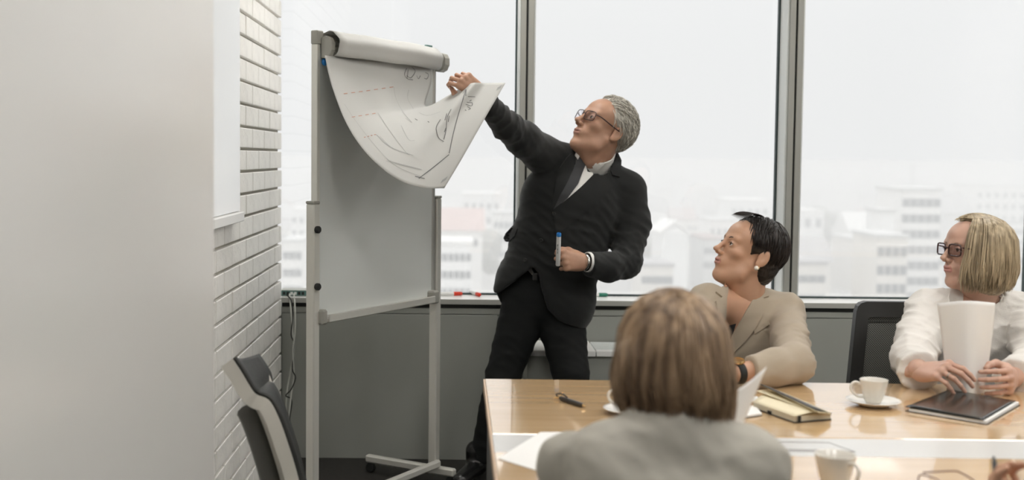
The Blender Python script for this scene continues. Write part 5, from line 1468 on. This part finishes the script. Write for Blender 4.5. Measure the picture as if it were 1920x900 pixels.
put('ring', xf(xf(rv.v, Rn, rc_), RHm, w1_, .87), rv.f, 'steel', wb, True)
for y in (1, -1): eye(wb, HR, HO, HS, y); lash(wb, HR, HO, HS, y); brow(wb, HR, HO, HS, y, mat('ash_brow', (.20, .13, .09), .6), .0020, .004)
MT['specs2'] = mat('tortoise_frame', (.045, .015, .015), .25)
specs(wb, HR, HO, HS, .106, hw=.025, hh=.0185, z0=.0, rm='specs2', r=.0026)
MT['hair_blond'] = hairmat('ash_blonde_hair', (.60, .49, .33), (.24, .185, .115), .36)
bc, br_ = np.array((-.012, 0, .018)), np.array((.134, .104, .113))
hb = SDF().ell(bc+[0, 0, .0], br_*.975, k=.03).cap((-.03, .0, .0), (-.045, 0, -.085), .080, .072, k=.03, flat=((1, 0, 0), 1.15))
hb.half((.066, 0, .06), (1, 0, -.35), .02); hb.half((.045, 0, -.05), (1, 0, .1), .02); hb.half((0, 0, -.135), (0, 0, -1), .01)
hb.dis = wav(6, 5, 120, 240, .003, [(.5, .9, .05)])
V, Q = hb.mesh(.0035); put('hair', xf(V, HR, HO, HS), Q, MT['hair_blond'], wb, True)
pb_ = bob(1150, 3, bc, br_, lambda ph: -.142-.012*math.cos(ph*1.0), (lambda ph: .70 if ph > 0 else 1.45), part=-.014, flare=.05, tuck=.16, x0=.97)
strands('hair_strands', [xf(p, HR, HO, HS) for p in pb_], MT['hair_blond'], wb, .0019)['kind'] = 'stuff'
# shirt
st = SDF()
st.ell(J(1832, 625, 3.475), (.180, .105, .13), k=.05); st.ell(J(1832, 710, 3.49), (.170, .115, .17), k=.06)
st.cap(nb2+[0, .01, .0], s1, .056, .058, k=.04); st.cap(nb2+[0, .01, 0], s2, .056, .058, k=.04)
st.chain([s1, J(1722, 635, 3.28), e1], [.064, .060, .056], k=.02); st.chain([e1, J(1722, 696, 3.05), w1_], [.056, .048, .042], k=.02)
st.chain([s2, J(1940, 640, 3.3), e2], [.066, .064, .060], k=.02); st.chain([e2, J(1904, 706, 3.05), w2_], [.060, .048, .042], k=.02)
st.cap(nb2-[0, 0, .02], nb2+[-.01, -.02, .12], .050, .066, k=.008, op='s')
d1_ = (w1_-e1)/np.linalg.norm(w1_-e1)*.75+xr*.25; d2_ = (w2_-e2)/np.linalg.norm(w2_-e2)*.8+xl*.2; st.halfb(w1_-[0, -.012, 0], d1_, .07); st.halfb(w2_-xl*.010, d2_, .07); st.half((0, 0, .50), (0, 0, -1))
dq = wav(21, 6, 35, 95, .0075, [(.3, .5, .8), (.8, .2, .5), (-.4, .3, .8)]); st.dis = dq
SV, SQ = st.mesh(.0052, 1); put('shirt', SV, SQ, 'linen', wb, True); sbv = bvh_of(SV, SQ)
decal('neckline_skin', sbv, [(1804, 541), (1812, 548), (1838, 546), (1844, 540), (1836, 562), (1826, 590), (1812, 590), (1803, 560)], .0022, 'skin_p', wb, cuts=2)
decal('collar_leaf', sbv, [(1786, 532), (1803, 530), (1804, 560), (1800, 600), (1782, 600), (1776, 560)], .007, 'linen', wb, cuts=3)
decal('collar_leaf', sbv, [(1848, 540), (1874, 540), (1884, 556), (1860, 590), (1836, 610), (1836, 575)], .007, 'linen', wb, cuts=3)
hipB = np.array([J(1835, 700, 3.45)[0], 3.42, .56]); lower(wb, hipB, 0, (0, -1, 0))
# the curved sheet in her hands
rows = []
for i in range(24):
    t = i/23; xl_ = 1757+(1775-1757)*t**1.0+2*math.sin(t*3); xr_ = 1866+(1843-1866)*t**1.4; yl = 569+(737-569)*t; yr = 568+(743-568)*t; r = []
    for j in range(21):
        u = j/20; px = xl_+(xr_-xl_)*u; py = yl+(yr-yl)*u-(5*math.sin(math.pi*u))*(1-2*t)*.9
        r.append(PY(px, py, 3.005-.040*math.sin(math.pi*u)+.006*math.sin(2*math.pi*u)))
    rows.append(r)
tag(mk('paper_sheet', MB().sheet(rows, .0006), 'paper2', smooth=True), 'blank white curved sheet held upright by the woman in white', 'paper')

# ------------------------------------------------------------------ woman seen from behind
wc = person(J(1258, 700, 1.80)*[1, 1, 0], 'woman with a brown bob and pale blouse seen from behind')
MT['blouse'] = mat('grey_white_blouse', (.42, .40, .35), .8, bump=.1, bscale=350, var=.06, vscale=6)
HS = .96; HR = frame((-.16, .98, -.05), (-.98, -.16, 0)); HO = J(1258, 673, 1.93)
HL, toL = locals_(HR, HO, HS)
nb3 = J(1256, 806, 1.88)
V, Q, lp = head(False, neck=[((-.025, 0, -.04), toL(nb3), .05, .055)], jaw=.95)
hp = (xf(V, HR, HO, HS), Q, lp)
s1, s2 = J(1142, 866, 1.87), J(1404, 874, 1.87)
e1, w1_ = s1+[-.05, .14, -.19], s1+[.02, .30, -.115]; e1[2] = max(e1[2], .80); w1_[2] = .785
e2, w2_ = s2+[.05, .14, -.19], J(1372, 830, 2.12); e2[2] = .80; w2_[2] = .785
xh = np.array([-.25, .95, .15]); zh = np.array([.1, -.1, 1.]); Hm = frame(xh, np.cross(zh, xh))
V, Q = hand([(25, 30, 15)]*4, [(.025, .034, -.012), (.050, .050, -.02), (.074, .050, -.03), (.092, .044, -.035)], fem=True, wrist=.026, h=.003)
h1 = (xf(V, Hm, w2_, .93), Q, 0); h2 = (xf(V, frame((.3, .95, 0), np.cross((0, 0, 1.), (.3, .95, 0))), w1_, .93, True), flip(Q), 0)
core = SDF().chain([s1, nb3-[0, .03, .14], s2], [.03, .05, .03], k=.04).chain([nb3, nb3-[0, .03, .25], nb3-[0, .03, .5]], [.06, .08, .09], k=.05).chain([s1, e1, w1_], [.035, .033, .026]).chain([s2, e2, w2_], [.035, .033, .026])
V, Q = core.mesh(.010)
v, f, mi = merge([hp, h1, h2, (V, Q, 0)])
put('body', v, f, None, wc, True, mats=[MT['skin_w'], MT['lip_w']], midx=mi)
MT['hair_brown'] = hairmat('light_brown_hair', (.42, .29, .18), (.13, .08, .046), .34, 60)
cc, cr3 = np.array((-.012, 0, .018)), np.array((.105, .094, .103))
hb = SDF().ell(cc, cr3*.98, k=.03).cap((-.02, 0, .0), (-.035, 0, -.085), .078, .074, k=.03, flat=((0, 1, 0), 1.12)); hb.half((.045, 0, .03), (1, 0, -.4), .02); hb.half((0, 0, -.118), (0, 0, -1), .01)
hb.dis = wav(8, 5, 120, 240, .003, [(.9, .5, .05)])
V, Q = hb.mesh(.0035); put('hair', xf(V, HR, HO, HS), Q, MT['hair_brown'], wc, True)
pc_ = bob(1500, 11, cc, cr3, lambda ph: (-.104-.026*max(0, math.sin(-ph))-.006*max(0, math.sin(ph))), .85, part=.006, flare=.07, tuck=.16, x0=.85)
strands('hair_strands', [xf(p, HR, HO, HS) for p in pc_], MT['hair_brown'], wc, .0019)['kind'] = 'stuff'
bl = SDF()
bl.ell(nb3+[0, -.025, -.16], (.178, .095, .14), k=.05); bl.ell(nb3+[0, -.03, -.36], (.16, .105, .20), k=.06)
bl.cap(nb3+[0, -.005, .0], s1, .054, .056, k=.05); bl.cap(nb3+[0, -.005, .0], s2, .054, .056, k=.05)
bl.chain([s1, e1], [.058, .052], k=.03); bl.chain([e1, w1_], [.052, .042], k=.02); bl.chain([s2, e2], [.058, .052], k=.03); bl.chain([e2, w2_], [.052, .042], k=.02)
bl.half((0, 0, .48), (0, 0, -1)); bl.dis = wav(31, 5, 35, 80, .004, [(.3, .5, .8), (.8, .2, .5)])
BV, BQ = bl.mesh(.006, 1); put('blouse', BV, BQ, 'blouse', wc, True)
cd = HL((-.02, 0, -.05))-nb3; cd /= np.linalg.norm(cd); cb3 = nb3+np.array([0, -.004, .0])
cs = SDF().cap(cb3+cd*.008, cb3+cd*.05, .068, .062, k=.01).cap(cb3-cd*.08, cb3+cd*.12, .060, .056, k=.002, op='s'); cs.half(cb3+cd*.042, cd+np.array([0, .25, 0]), .003); cs.half(cb3+cd*.010, -cd, .006)
MT['collar_lt'] = mat('pale_collar', (.48, .48, .43), .8)
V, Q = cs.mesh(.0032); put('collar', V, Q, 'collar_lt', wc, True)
hipC = np.array([nb3[0], 1.80, .535]); lower(wc, hipC, 0, (0, 1, 0)); stool(hipC, 'round black stool under the woman seen from behind')
# the sheet she holds
q = [PY(1437, 688, 2.22), PY(1384, 818, 2.16), PY(1322, 806, 2.10), PY(1372, 738, 2.14)]
rows = []
for i in range(12):
    t = i/11; a = q[0]*(1-t)+q[1]*t; b = q[3]*(1-t)+q[2]*t; rows.append([a*(1-u)+b*u+np.array([0, -.008*math.sin(math.pi*u), 0]) for u in np.linspace(0, 1, 10)])
tag(mk('paper_sheet', MB().sheet(rows, .0008), 'paper2', smooth=True), 'white sheet tilted up in front of the woman seen from behind', 'paper')

# ------------------------------------------------------------------ fifth person: only a hand with a pen reaches into the picture
wd = person(np.array([1.36, 1.72, 0]), 'person beyond the frame whose hand holds a dark pen over the table')
nb4 = np.array([1.36, 1.72, 1.02]); s1 = nb4+[-.16, 0, -.05]; s2 = nb4+[.16, 0, -.05]
xh = np.array([-.80, .50, .0]); zh = np.array([-.05, -.2, .97]); Hm = frame(xh, -np.cross(zh, xh))
HM = frame(xh, np.cross(xh, zh))
w1_ = J(2000, 925, 1.95); w1_[2] = .760; e1 = np.array([1.26, 1.86, .80])
V, Q = hand([(50, 60, 30), (55, 65, 30), (60, 70, 30), (62, 72, 30)], [(.025, .034, -.012), (.050, .046, -.024), (.074, .040, -.036), (.092, .030, -.040)], fem=True, wrist=.026, h=.003)
h1 = (xf(V, HM, w1_, .93, True), flip(Q), 0)
V0, Q0, l0 = head(False, neck=[((-.025, 0, -.04), (-.03, 0, -.15), .05, .055)], h=.004); hp = (xf(V0, frame((-.1, .99, -.05)), nb4+[0, .02, .15], .95), Q0, l0)
core = SDF().chain([s1, nb4-[0, .03, .14], s2], [.03, .05, .03], k=.04).chain([nb4, nb4-[0, .03, .25], nb4-[0, .03, .5]], [.06, .08, .09], k=.05).chain([s1, e1, w1_], [.035, .033, .026])
V, Q = core.mesh(.012); v, f, mi = merge([hp, h1, (V, Q, 0)])
put('body', v, f, None, wd, True, mats=[MT['skin_w'], MT['lip_w']], midx=mi)
bl = SDF().ell(nb4+[0, -.025, -.16], (.178, .095, .14), k=.05).ell(nb4+[0, -.03, -.36], (.16, .105, .20), k=.06).cap(nb4, s1, .054, .056, k=.05).cap(nb4, s2, .054, .056, k=.05).chain([s1, e1], [.058, .05], k=.03).chain([e1, w1_-xh*.06], [.05, .042], k=.02).chain([s2, s2+[.05, .06, -.25]], [.058, .05], k=.03)
bl.half((0, 0, .48), (0, 0, -1)); V, Q = bl.mesh(.009); put('blouse', V, Q, 'darkcloth', wd, True)
V, Q = SDF().ell((-.015, 0, .036), (.105, .086, .097), k=.02).half((.04, 0, .03), (1, 0, -.5), .01).half((0, 0, -.05), (0, 0, -1), .01).mesh(.005); put('hair', xf(V, frame((-.1, .99, -.05)), nb4+[0, .02, .15], .95), Q, MT['hair_dark'], wd, True)
hipD = np.array([1.36, 1.68, .535]); lower(wd, hipD, 0, (0, 1, 0)); stool(hipD, 'round black stool under the person beyond the frame')
pe = empty('pen', J(1868, 900, 2.12), 'slim dark pen standing in the hand at the table front', 'pen')
a, b = J(1863, 856, 2.10), J(1872, 925, 2.02); d = b-a; L = np.linalg.norm(d); d /= L
mk('barrel', MB().lathe([(0, 0), (.0022, .001), (.0042, .018), (.0046, .05), (.0046, L+.03), (.003, L+.04), (0, L+.045)], a, 14, d), 'blackpl', pe, smooth=True)
mk('tip', MB().lathe([(0, -.002), (.0008, -.001), (.0018, .004)], a, 10, d), 'steel', pe, smooth=True)
